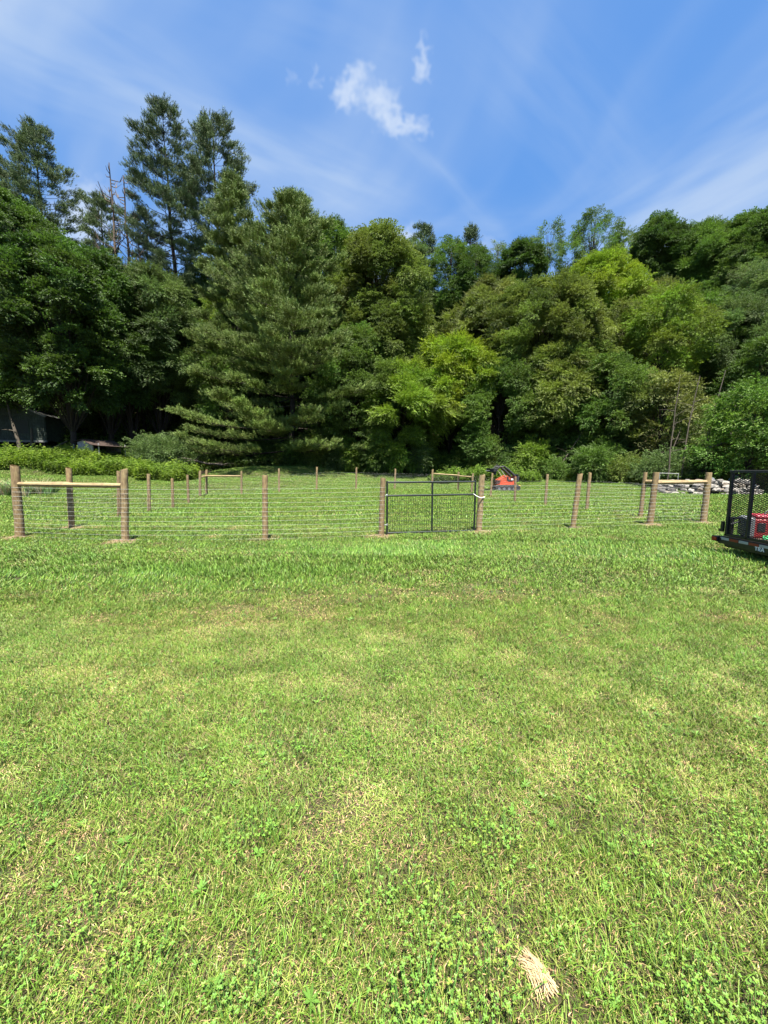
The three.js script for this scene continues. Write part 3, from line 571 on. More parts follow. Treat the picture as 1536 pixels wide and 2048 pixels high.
function post(key, parent) {
  const [x, y, z, lean, h] = POSTS[key], r = POSTS[key][5] * 0.9, n = 9, pts = [], rad = [], s = ++postSeed;
  for (let i = 0; i <= n; i++) { const f = i / n; pts.push(V(x + lean * f + 0.006 * noise2(s, i * 0.7), y - 0.12 + (h + 0.12) * f, z)); rad.push(r * (1.04 - 0.07 * f)); }
  pts.push(V(x + lean, y + h + 0.008, z)); rad.push(r * 0.9);
  const p = part('post', tube(pts, rad, 12, false, 0.05, s), postTones[s % 3], parent);
  part('end_grain', new THREE.CylinderGeometry(r * 0.9, r * 0.9, 0.004, 12).translate(x + lean, y + h + 0.0075, z), cutWood, p);
  const st = [];
  for (let k = 0; k < WIRES; k++) { const yy = y + wireUp(k); if (yy < y + h - 0.05) st.push(new THREE.TorusGeometry(r * 1.03, 0.0014, 4, 14).rotateX(Math.PI / 2).translate(x + lean * (wireUp(k) / h), yy, z)); }
  part('wire_wrap', st, wireMat, p);
}
function rail(a, b, parent, h = 1.2) {
  const A = POSTS[a], B = POSTS[b], p = V(A[0] + A[3] * 0.78, A[1] + Math.min(h, A[4] - 0.28), A[2]), q = V(B[0] + B[3] * 0.78, B[1] + Math.min(h, B[4] - 0.24), B[2]), d = q.clone().sub(p).normalize();
  p.addScaledVector(d, A[5] * 0.8); q.addScaledVector(d, -B[5] * 0.8);
  const pts = []; for (let i = 0; i <= 6; i++) pts.push(p.clone().lerp(q, i / 6));
  part('rail', tube(pts, pts.map((_, i) => 0.052 + 0.003 * Math.sin(i * 2 + p.x)), 10, true, 0.04, Math.abs(p.x)), railWood, parent);
}
function fenceRun(label, keys, own, rails) {
  const t = thing('wire_fence', label, 'fence', [0, 0, 0], 0, 'paddock fence');
  for (const k of own) post(k, t);
  for (const [a, b] of rails) rail(a, b, t);
  for (let k = 0; k < WIRES; k++) {
    const pts = [];
    keys.forEach((key, i) => {
      const [x, y, z, lean, h, r] = POSTS[key], hk = Math.min(wireUp(k), h - 0.06 - 0.01 * (WIRES - k)), p = V(x + lean * hk / h, y + hk, z + r + 0.004);
      if (i) { const o = pts[pts.length - 1], m = o.clone().lerp(p, 0.5); m.y -= 0.008 + 0.006 * noise2(k, i); pts.push(m); }
      pts.push(p);
    });
    part('wire', tube(pts, 0.0015, 4, false), wireMat, t);
  }
}
fenceRun('front wire fence with log rail and thick corner post, ending at the gate hinge post', ['A', 'C', 'D', 'E'], ['A', 'C', 'D', 'E'], [['A', 'C']]);
fenceRun('front wire fence from the gate latch post to the log braced corner near the trailer', ['G', 'H', 'I', 'J'], ['G', 'H', 'I', 'J'], [['I', 'J']]);
fenceRun('side wire fence running from the thick corner post towards the green weed bank', ['A', 'B', 'F', 'L1', 'L2', 'L3', 'L4', 'L5'], ['B', 'F', 'L1', 'L2', 'L3', 'L4'], [['A', 'B'], ['L4', 'L5']]);
fenceRun('far wire fence of evenly spaced posts in front of the dark tree line', ['L5', 'K1', 'K2', 'K3', 'K4', 'K5', 'K6', 'K7'], ['L5', 'K1', 'K2', 'K3', 'K4', 'K5', 'K6', 'K7'], [['L5', 'K1'], ['K6', 'K7']]);
fenceRun('side wire fence running past the orange loader to the corner near the trailer', ['K7', 'Q1', 'Q2', 'Q3', 'Q4', 'Q5', 'Q6', 'J'], ['Q1', 'Q2', 'Q3', 'Q4', 'Q5', 'Q6'], [['K7', 'Q1'], ['Q6', 'J']]);

// gate
{
  const a = V(0.07, 0, -8.79), b = V(2.20, 0, -9.30), w = a.distanceTo(b), turn = Math.atan2(-(b.z - a.z), b.x - a.x);
  const t = thing('farm_gate', 'black tube gate with a mesh lower half between two posts', 'gate', [a.x, 0.03, a.z], turn), black = std(0.012, 0.018, 0.016, 0.4), H = 1.19, r = 0.022;
  const bar = (x0, y0, x1, y1, rr = r) => tube([V(x0, y0, 0), V(x1, y1, 0)], rr, 10, true);
  part('frame', [bar(0, r, w, r - 0.02), bar(0, H, w, H), bar(0, 0, 0, H + 0.03), bar(w, -0.02, w, H + 0.03)], black, t);
  part('middle_rail', bar(0, 0.885, w, 0.885), black, t);
  part('stile', bar(w / 2, 0, w / 2, H), black, t);
  for (const [x0, x1] of [[0.02, w / 2 - 0.02], [w / 2 + 0.02, w - 0.02]]) {
    const g = []; const n = 19;
    for (let i = 1; i < n; i++) g.push(bar(lerp(x0, x1, i / n), 0.02, lerp(x0, x1, i / n), 0.87, 0.003));
    for (let i = 1; i < 9; i++) g.push(bar(x0, 0.02 + i * 0.094, x1, 0.02 + i * 0.094, 0.003));
    part('mesh_panel', g, black, t);
  }
  const zinc = std(0.55, 0.56, 0.56, 0.35, { metalness: 0.8 });
  for (const y of [0.22, 0.90]) part('hinge', [box(0.03, 0.05, 0.05, -0.005, y, 0), tube([V(-0.005, y, 0), V(-0.12, y - 0.01, 0.02)], 0.009, 6)], zinc, t);
  const pts = []; for (let i = 0; i <= 10; i++) { const f = i / 10; pts.push(V(w - 0.06 + f * 0.30, 0.90 - 0.075 * f - 0.05 * Math.sin(f * Math.PI), 0.03 + 0.06 * Math.sin(f * Math.PI))); }
  part('latch_rope', tube(pts, 0.009, 6), std(0.8, 0.78, 0.72, 0.8), t);
}
console.log('fence');

// ---------------------------------------------------------------- compact loader
{
  const X = 8.45, Z = -26.9, t = thing('tracked_loader', 'small orange tracked loader with raised black arms behind the fence', 'loader', [X, ground(X, Z), Z], 0.12);
  const orange = std(0.44, 0.09, 0.045, 0.35), black = std(0.02, 0.02, 0.022, 0.6), steel = std(0.30, 0.30, 0.31, 0.4, { metalness: 0.6 }), rubber = std(0.03, 0.03, 0.032, 0.9);
  for (const s of [-1, 1]) {
    const sh = new THREE.Shape(); sh.moveTo(-0.72, 0.2); sh.absarc(-0.70, 0.2, 0.19, Math.PI * 0.5, Math.PI * 1.5); sh.lineTo(0.62, 0.01); sh.absarc(0.66, 0.2, 0.19, -Math.PI / 2, Math.PI / 2); sh.lineTo(-0.70, 0.39);
    const tr = part('track', new THREE.ExtrudeGeometry(sh, { depth: 0.2, bevelEnabled: true, bevelSize: 0.015, bevelThickness: 0.015, bevelSegments: 1 }).translate(0, 0.005, s * 0.42 - 0.1), rubber, t);
    const lugs = []; for (let i = 0; i < 14; i++) lugs.push(box(0.03, 0.035, 0.22, -0.72 + i * 0.106, 0.40, s * 0.42)); part('tread', lugs, rubber, tr);
    for (const x of [-0.66, -0.3, 0.05, 0.4]) part('roller', new THREE.CylinderGeometry(0.09, 0.09, 0.24, 14).rotateX(Math.PI / 2).translate(x, 0.16, s * 0.42), steel, tr);
  }
  const hood = new THREE.Shape(); hood.moveTo(-0.72, 0.38); hood.lineTo(-0.78, 0.62); hood.lineTo(-0.52, 0.80); hood.lineTo(-0.02, 1.04); hood.lineTo(0.16, 0.98); hood.lineTo(0.62, 0.96); hood.lineTo(0.66, 0.38); hood.closePath();
  part('body', new THREE.ExtrudeGeometry(hood, { depth: 0.56, bevelEnabled: true, bevelSize: 0.02, bevelThickness: 0.02, bevelSegments: 2 }).translate(0, 0, -0.28), orange, t);
  part('hood_panel', box(0.58, 0.02, 0.5, -0.28, 0.945, 0, 0, 0, 0.45), orange, t);
  const gr = []; for (let i = 0; i < 5; i++) gr.push(box(0.30, 0.035, 0.62, -0.68 + i * 0.012, 0.50 + i * 0.055, 0)); part('grille', gr, black, t);
  part('side_vent', [box(0.34, 0.13, 0.64, 0.22, 0.72, 0), box(0.12, 0.26, 0.64, 0.02, 0.84, 0)], black, t);
  part('side_decal', box(0.16, 0.13, 0.66, 0.34, 0.80, 0), std(0.75, 0.72, 0.70, 0.6), t);
  part('track_cover', [box(1.3, 0.035, 0.26, -0.05, 0.44, 0.40), box(1.3, 0.035, 0.26, -0.05, 0.44, -0.40)], orange, t);
  part('control_tower', [box(0.22, 0.5, 0.5, 0.70, 0.86, 0), box(0.2, 0.06, 0.56, 0.74, 1.12, 0)], black, t);
  part('operator_pad', box(0.08, 0.42, 0.42, 0.86, 0.80, 0, 0, 0, -0.1, 0.04), std(0.04, 0.04, 0.05, 0.8), t);
  part('platform', box(0.28, 0.05, 0.5, 0.86, 0.36, 0), std(0.65, 0.40, 0.05, 0.5), t);
  for (const s of [-1, 1]) {
    const arm = part('lift_arm', [tube([V(0.52, 1.02, s * 0.36), V(0.05, 1.42, s * 0.36), V(-0.32, 1.68, s * 0.36)], [0.075, 0.085, 0.06], 4), tube([V(-0.32, 1.68, s * 0.36), V(-0.62, 1.62, s * 0.34), V(-0.90, 1.36, s * 0.3)], [0.06, 0.055, 0.05], 4)], black, t);
    part('hydraulic_ram', tube([V(-0.12, 0.95, s * 0.3), V(-0.46, 1.42, s * 0.3)], 0.026, 8), std(0.62, 0.6, 0.5, 0.3, { metalness: 0.5 }), arm);
  }
  part('attachment', [box(0.5, 0.2, 0.7, -1.00, 1.42, 0, 0, 0, 0.12), box(0.14, 0.34, 0.5, -0.86, 1.28, 0), box(0.3, 0.06, 0.9, -1.16, 1.52, 0)], black, t);
  part('attachment_teeth', [0, 1, 2, 3].map((i) => tube([V(-1.2, 1.45, -0.3 + i * 0.2), V(-1.36, 1.38, -0.3 + i * 0.2)], [0.03, 0.012], 5)), steel, t);
  part('hose', [tube([V(-0.4, 1.6, 0.2), V(-0.7, 1.74, 0.1), V(-0.95, 1.52, 0.1)], 0.018, 6), tube([V(-0.3, 1.66, -0.2), V(-0.62, 1.80, -0.1), V(-0.95, 1.52, -0.1)], 0.018, 6)], black, t);
}

// ---------------------------------------------------------------- utility trailer
const font = await new FontLoader().loadAsync('fonts/droid/droid_sans_bold.typeface.json');
{
  const gx = 6.02, near = 5.12, far = 6.72, mid = -(near + far) / 2, W = far - near, y0 = 0.30, t = thing('utility_trailer', 'black utility trailer with a raised mesh ramp gate', 'trailer', [gx, ground(gx, mid), mid], 0);
  const black = std(0.014, 0.014, 0.015, 0.45), worn = std(0.03, 0.03, 0.03, 0.7), L = 3.2;
  part('rear_beam', [box(0.09, 0.13, W + 0.16, 0, y0 - 0.03, 0), box(0.05, 0.05, W, 0.03, y0 - 0.12, 0)], black, t);
  for (const s of [-1, 1]) { part('side_beam', box(L, 0.12, 0.06, L / 2, y0 - 0.03, s * W / 2), black, t); part('side_rail', [box(L, 0.045, 0.045, L / 2, y0 + 0.36, s * W / 2), ...[0.1, 0.9, 1.7, 2.5, 3.15].map((x) => box(0.045, 0.34, 0.045, x, y0 + 0.2, s * W / 2))], black, t); }
  const planks = [std(0.30, 0.24, 0.17, 0.9, { map: woodTex }), std(0.26, 0.215, 0.155, 0.9, { map: woodTex })];
  for (let i = 0; i < 11; i++) part('deck_plank', box(L - 0.1, 0.035, 0.135, L / 2, y0 + 0.045, -W / 2 + 0.075 + i * 0.145), planks[i % 2], t);
  const red = std(0.22, 0.02, 0.02, 0.4), silver = std(0.36, 0.36, 0.36, 0.4);
  for (let i = 0; i < 9; i++) part('reflective_tape', box(0.004, 0.045, 0.168, -0.0465, y0 + 0.0, -W / 2 + 0.05 + i * 0.178), i % 2 ? red : silver, t);
  for (const s of [-1, 1]) { const h = part('tail_light', [box(0.12, 0.09, 0.12, -0.02, y0 - 0.02, s * (W / 2 + 0.12)), box(0.1, 0.06, 0.08, 0, y0 - 0.02, s * (W / 2 + 0.05))], black, t); part('lens', box(0.012, 0.07, 0.1, -0.085, y0 - 0.02, s * (W / 2 + 0.12)), std(0.3, 0.012, 0.012, 0.25), h); }
  // raised ramp
  const g0 = y0 + 0.05, g1 = 1.455, ramp = new THREE.Group(); ramp.name = 'ramp_gate'; t.add(ramp);
  for (let i = 0; i < 5; i++) part('upright', box(0.045, g1 - g0, 0.042, 0, (g0 + g1) / 2, -W / 2 + 0.03 + i * (W - 0.06) / 4), black, ramp);
  part('top_bar', box(0.05, 0.045, W, 0, g1 + 0.02, 0), worn, ramp);
  part('bottom_bar', box(0.045, 0.045, W, 0, g0 + 0.02, 0), black, ramp);
  const strands = [], hh = g1 - g0 - 0.05, k = 0.5;                        // expanded metal: flat diamonds, wider than tall
  for (const s of [-1, 1]) for (let c = -hh / k; c < W + hh / k; c += 0.072) {
    let za = c, ya = 0, zb = c + s * hh / k, yb = hh;
    const cut = (z, y, lim) => [lim, y + (lim - z) * s * k];
    if (s > 0 ? zb < 0 || za > W : za < 0 || zb > W) continue;
    if (za < 0) [za, ya] = cut(za, ya, 0); if (za > W) [za, ya] = cut(za, ya, W);
    if (zb < 0) [zb, yb] = cut(zb, yb, 0); if (zb > W) [zb, yb] = cut(zb, yb, W);
    if (Math.abs(zb - za) < 0.02) continue;
    strands.push(tube([V(0.018 + 0.003 * s, g0 + 0.04 + ya, -W / 2 + za), V(0.018 + 0.003 * s, g0 + 0.04 + yb, -W / 2 + zb)], 0.0048, 4, false));
  }
  part('expanded_mesh', strands, black, ramp);
  part('gate_latch', [box(0.04, 0.16, 0.05, -0.03, y0 + 0.22, -W / 2 - 0.03), box(0.03, 0.05, 0.09, -0.03, y0 + 0.14, -W / 2 - 0.05)], black, t);
  part('gate_strut', tube([V(0.03, y0 + 0.26, -W / 2 + 0.05), V(0.5, y0 + 0.36, -W / 2 + 0.02)], 0.016, 8), black, t);
  const txt = new TextGeometry('TRA', { font, size: 0.062, depth: 0.003, curveSegments: 3 }); txt.rotateY(-Math.PI / 2); txt.translate(-0.046, y0 - 0.085, -0.19);
  part('lettering', txt, std(0.8, 0.8, 0.8, 0.5), t);
  const tyre = new THREE.TorusGeometry(0.24, 0.09, 10, 24), rim = new THREE.CylinderGeometry(0.17, 0.17, 0.14, 18).rotateX(Math.PI / 2), R = 0.33;
  for (const s of [-1, 1]) { const w = part('wheel', tyre.clone().translate(2.0, R, s * (W / 2 + 0.16)), std(0.025, 0.025, 0.027, 0.9), t); part('rim', rim.clone().translate(2.0, R, s * (W / 2 + 0.16)), silver, w); part('fender', new THREE.TorusGeometry(0.42, 0.02, 6, 16, Math.PI).scale(1, 1, 6).translate(2.0, R, s * (W / 2 + 0.16)), black, t); }
  part('axle', box(0.06, 0.06, W + 0.3, 2.0, R, 0), black, t);
  part('tongue', [tube([V(L, y0 - 0.04, -W / 2), V(L + 1.2, y0 - 0.02, 0)], 0.04, 6), tube([V(L, y0 - 0.04, W / 2), V(L + 1.2, y0 - 0.02, 0)], 0.04, 6), box(0.07, y0 + 0.1, 0.07, L + 1.0, (y0 + 0.1) / 2, 0)], black, t);
  // load on the deck
  const dy = y0 + 0.063 + ground(gx, mid), c = thing('equipment_case', 'red case with grey end caps lying on the trailer deck', 'case', [gx + 0.46, dy, -6.45], -0.5), grey = std(0.15, 0.16, 0.17, 0.6), crimson = std(0.26, 0.018, 0.02, 0.5);
  part('body', new RoundedBoxGeometry(0.54, 0.32, 0.40, 2, 0.03).translate(0.02, 0.165, 0), crimson, c);
  for (const s of [-1, 1]) part('end_cap', new RoundedBoxGeometry(0.13, 0.34, 0.43, 2, 0.035).translate(0.02 + s * 0.29, 0.175, 0), grey, c);
  part('lid', new RoundedBoxGeometry(0.46, 0.07, 0.38, 2, 0.03).translate(0.02, 0.355, 0), std(0.36, 0.03, 0.05, 0.45), c);
  part('handle', new THREE.TorusGeometry(0.07, 0.014, 6, 14, Math.PI).translate(0.02, 0.385, 0), grey, c);
  part('front_panel', box(0.10, 0.14, 0.012, -0.13, 0.19, 0.202), std(0.02, 0.02, 0.022, 0.5), c);
  const strap = []; for (let i = 0; i <= 60; i++) { const f = i / 60; strap.push(V(gx + 0.12 + 0.5 * f, dy + 0.02 + 0.03 * Math.abs(Math.sin(f * 19)) + 0.03 * f, -6.16 + 0.09 * Math.sin(f * 23) - 0.06 * f)); }
  const st = part('tie_strap', tube(strap, 0.013, 6), std(0.10, 0.62, 0.25, 0.7), scene); info(st, 'bright green strap bunched on the trailer deck before the case', 'strap');
  const log = thing('wood_block', 'brown wooden block beside the green strap on the trailer', 'block', [gx + 0.42, dy, -5.98], 0.2); part('block', box(0.5, 0.09, 0.12, 0.1, 0.046, 0), planks[0], log); part('batten', box(0.5, 0.03, 0.05, 0.1, 0.106, 0), cutWood, log);
}
console.log('trailer');

// ---------------------------------------------------------------- dry stone wall and what stands on it
{
  const R = rng(401), t = thing('stone_wall', 'low dry wall of pale broken stones at the edge of the lawn', 'stone wall', [0, 0, 0]), mats = [];
  const stoneTex = grain(128, 128, (u, v) => { const m = 0.8 + 0.14 * wrapNoise(u, v, 2, 2, 5) + 0.1 * wrapNoise(u, v, 8, 8, 2); return [m, m * 0.985, m * 0.96]; });
  for (const c of [[0.38, 0.36, 0.33], [0.24, 0.23, 0.22], [0.45, 0.43, 0.39], [0.12, 0.115, 0.11], [0.30, 0.26, 0.21]]) mats.push(std(...c, 0.9, { map: stoneTex, bumpMap: stoneTex, bumpScale: 0.01 }));
  const shapes = []; for (let i = 0; i < 7; i++) { const g = new THREE.IcosahedronGeometry(1, 1), p = g.attributes.position; for (let k = 0; k < p.count; k++) { const q = V(p.getX(k), p.getY(k), p.getZ(k)), f = 1 + 0.32 * noise3(q.x * 1.1 + i * 5, q.y * 1.1, q.z * 1.1); p.setXYZ(k, clamp(q.x * f, -0.85, 0.85), clamp(q.y * f, -0.8, 0.8), clamp(q.z * f, -0.85, 0.85)); } g.computeVertexNormals(); shapes.push(g); }
  for (let i = 0; i < 150; i++) {
    const f = R(), x = lerp(17.3, 22.3, f), zc = lerp(-23.9, -22.6, sstep(x, 17, 21)) - 0.4 * sstep(x, 22, 25), tier = Math.floor(R() * 4), hgt = 0.18 + 0.62 * sstep(x, 16.6, 18.6) * (1 - 0.5 * sstep(x, 21.5, 25)), z = zc - tier * 0.24 + (R() - 0.5) * 0.25, y = ground(x, z) + 0.06 + 0.82 * hgt * tier / 3 * (0.8 + 0.4 * R()), s = 0.10 + 0.13 * R();
    const m = part('stone', shapes[i % 7], mats[Math.floor(R() * 5)], t); m.position.set(x, y, z); m.scale.set(s * (1 + 0.7 * R()), s * 0.75, s); m.rotation.set((R() - 0.5) * 0.5, R() * 6.28, (R() - 0.5) * 0.5);
  }
  const bx = 20.1, bz = -23.9; const bench = part('cap_slab', box(0.9, 0.5, 0.6, 0, 0, 0, 0, 0, 0, 0.04), mats[1], t); bench.position.set(bx - 0.0, ground(bx, bz) + 0.22, bz);
  const X = 20.3, Z = -24.3, y = ground(X, Z), h = thing('upright_slab', 'pale grey round topped slab standing at the end of the stone wall', 'stone slab', [X - 0.05, y + 0.46, Z + 0.3], -0.5);
  const sh = new THREE.Shape(); sh.moveTo(-0.2, 0); sh.lineTo(-0.21, 0.34); sh.quadraticCurveTo(-0.19, 0.52, 0, 0.53); sh.quadraticCurveTo(0.19, 0.52, 0.21, 0.34); sh.lineTo(0.2, 0); sh.closePath();
  part('slab', new THREE.ExtrudeGeometry(sh, { depth: 0.14, bevelEnabled: true, bevelSize: 0.02, bevelThickness: 0.02, bevelSegments: 2 }).translate(0, 0.02, -0.07), std(0.42, 0.47, 0.52, 0.7, { map: stoneTex }), h); part('foot', box(0.5, 0.03, 0.26, 0, 0.012, 0), mats[1], h);
  const fx = 18.4, fz = -25.0, fr = thing('pipe_frame', 'thin pale pipe frame standing behind the stone wall', 'frame', [fx, ground(fx, fz), fz], 0.0), pipe = std(0.4, 0.4, 0.39, 0.5);
  part('crossbar', tube([V(-0.62, 1.28, 0), V(0.62, 1.24, 0)], 0.015, 8), pipe, fr); for (const s of [-1, 1]) part('leg', tube([V(s * 0.6, -0.05, 0), V(s * 0.6, 1.28, 0)], 0.014, 8), pipe, fr);
  const bX = 22.0, bZ = -24.2, ba = thing('tarp_bundle', 'dark blue covered bundle seen through the trailer mesh', 'bundle', [bX, ground(bX, bZ), bZ], 0.3), lump = new THREE.SphereGeometry(0.5, 22, 16), lp = lump.attributes.position;
  for (let k = 0; k < lp.count; k++) { const q = V(lp.getX(k), lp.getY(k), lp.getZ(k)), f = 1 + 0.16 * noise3(q.x * 4, q.y * 4, q.z * 4); lp.setXYZ(k, q.x * f * 0.85, Math.max(-0.5, q.y * f * 1.25) + 0.5, q.z * f * 0.8); } lump.computeVertexNormals();
  part('cover', lump, std(0.05, 0.065, 0.11, 0.6), ba); part('tie', new THREE.TorusGeometry(0.41, 0.014, 5, 24).rotateX(Math.PI / 2).translate(0, 0.55, 0), pipe, ba);
}

// ---------------------------------------------------------------- hut, coop, bare trunks, logs
{
  const X = -38.7, Z = -42.5, t = thing('gabled_hut', 'dark green gabled hut on stilts under the trees', 'hut', [X, ground(X, Z), Z], 0.12), green = std(0.10, 0.14, 0.12, 0.85, { map: woodTex }), dark = std(0.05, 0.055, 0.05, 0.9), roofM = std(0.06, 0.058, 0.055, 0.9), W = 7, D = 5, f0 = 1.3, wh = 2.5, peak = 1.75;
  part('wall', [box(W, wh, 0.12, 0, f0 + wh / 2, D / 2), box(W, wh, 0.12, 0, f0 + wh / 2, -D / 2), box(0.12, wh, D, -W / 2, f0 + wh / 2, 0), box(0.12, wh, D, W / 2, f0 + wh / 2, 0)], green, t);
  const gs = new THREE.Shape(); gs.moveTo(-W / 2 - 0.2, 0); gs.lineTo(W / 2 + 0.2, 0); gs.lineTo(0, peak); gs.closePath();
  for (const z of [D / 2 + 0.02, -D / 2 - 0.1]) part('gable', new THREE.ExtrudeGeometry(gs, { depth: 0.1, bevelEnabled: false }).translate(0, f0 + wh + 0.01, z), green, t);
  const sl = Math.atan2(peak, W / 2 + 0.2), len = Math.hypot(peak, W / 2 + 0.2) + 0.5;
  for (const s of [-1, 1]) { const r = part('roof', box(len, 0.08, D + 0.8, s * (W / 4 + 0.16), f0 + wh + peak / 2 + 0.03, 0.1, 0, 0, -s * sl), roofM, t); part('barge_board', box(len, 0.16, 0.04, s * (W / 4 + 0.16), f0 + wh + peak / 2 - 0.02, D / 2 + 0.52, 0, 0, -s * sl), std(0.16, 0.16, 0.15, 0.8), r); }
  const siding = []; for (let k = 0; k < 12; k++) siding.push(box(W + 0.02, 0.02, 0.03, 0, f0 + 0.15 + k * 0.2, D / 2 + 0.065)); part('siding_batten', siding, green, t);
  const wn = part('window', box(1.3, 0.9, 0.05, -1.9, f0 + 1.45, D / 2 + 0.06), dark, t); part('frame', [box(1.42, 0.07, 0.07, -1.9, f0 + 1.93, D / 2 + 0.07), box(1.42, 0.07, 0.07, -1.9, f0 + 0.97, D / 2 + 0.07), box(0.07, 1.0, 0.07, -2.6, f0 + 1.45, D / 2 + 0.07), box(0.07, 1.0, 0.07, -1.2, f0 + 1.45, D / 2 + 0.07)], green, wn);
  const sw = part('window', box(1.5, 1.3, 0.05, 1.2, f0 + 1.4, D / 2 + 0.06), dark, t); part('frame', [box(1.62, 0.07, 0.07, 1.2, f0 + 2.08, D / 2 + 0.07), box(1.62, 0.07, 0.07, 1.2, f0 + 0.72, D / 2 + 0.07), box(0.07, 1.4, 0.07, 0.4, f0 + 1.4, D / 2 + 0.07), box(0.07, 1.4, 0.07, 2.0, f0 + 1.4, D / 2 + 0.07)], green, sw);
  part('floor_beam', [box(W + 0.3, 0.2, 0.2, 0, f0 - 0.06, D / 2 + 0.1), box(W + 0.3, 0.2, 0.2, 0, f0 - 0.06, -D / 2 - 0.1)], std(0.2, 0.2, 0.19, 0.9), t);
  for (const x of [-3.3, -1.1, 1.1, 3.3]) for (const z of [-1, 1]) part('stilt', box(0.18, f0 + 0.6, 0.18, x, f0 / 2 - 0.35, z * D / 2), bark, t);
}
{
  const X = -26.4, Z = -36.2, t = thing('animal_coop', 'low weathered white coop with a rusty roof in the weeds', 'coop', [X, ground(X, Z) - 0.02, Z], -0.35), white = std(0.70, 0.72, 0.74, 0.9, { map: woodTex }), rust = std(0.12, 0.075, 0.06, 0.9, { map: barkTex }), dark = std(0.05, 0.05, 0.05, 0.9);
  const sh = new THREE.Shape(); sh.moveTo(-1.0, 0); sh.lineTo(1.0, 0); sh.lineTo(1.0, 1.05); sh.lineTo(-0.1, 1.5); sh.lineTo(-1.0, 1.35); sh.closePath();
  part('end_wall', new THREE.ExtrudeGeometry(sh, { depth: 0.05, bevelEnabled: false }).translate(0, 0, 1.2), white, t);
  for (let i = 0; i < 9; i++) part('board', box(0.20, 1.02, 0.02, -0.88 + i * 0.22, 0.52, 1.265), white, t);
  part('back_wall', new THREE.ExtrudeGeometry(sh, { depth: 0.05, bevelEnabled: false }).translate(0, 0, -1.3), white, t);
  part('side_wall', [box(0.05, 0.55, 2.5, 1.0, 0.28, 0), box(0.05, 1.3, 2.5, -1.0, 0.65, 0)], dark, t);
  part('roof', [box(1.35, 0.04, 3.0, 0.55, 1.30, 0, 0, 0, -0.39), box(1.3, 0.04, 3.0, -0.66, 1.47, 0, 0, 0, 0.16)], rust, t);
  for (const [x, z] of [[1.7, 1.2], [1.7, -1.2], [-1.5, 1.25]]) part('post', box(0.07, 1.25, 0.07, x, 0.55, z), white, t);
  part('awning', box(1.2, 0.03, 2.8, 1.6, 1.0, 0, 0, 0, -0.1), rust, t);
}
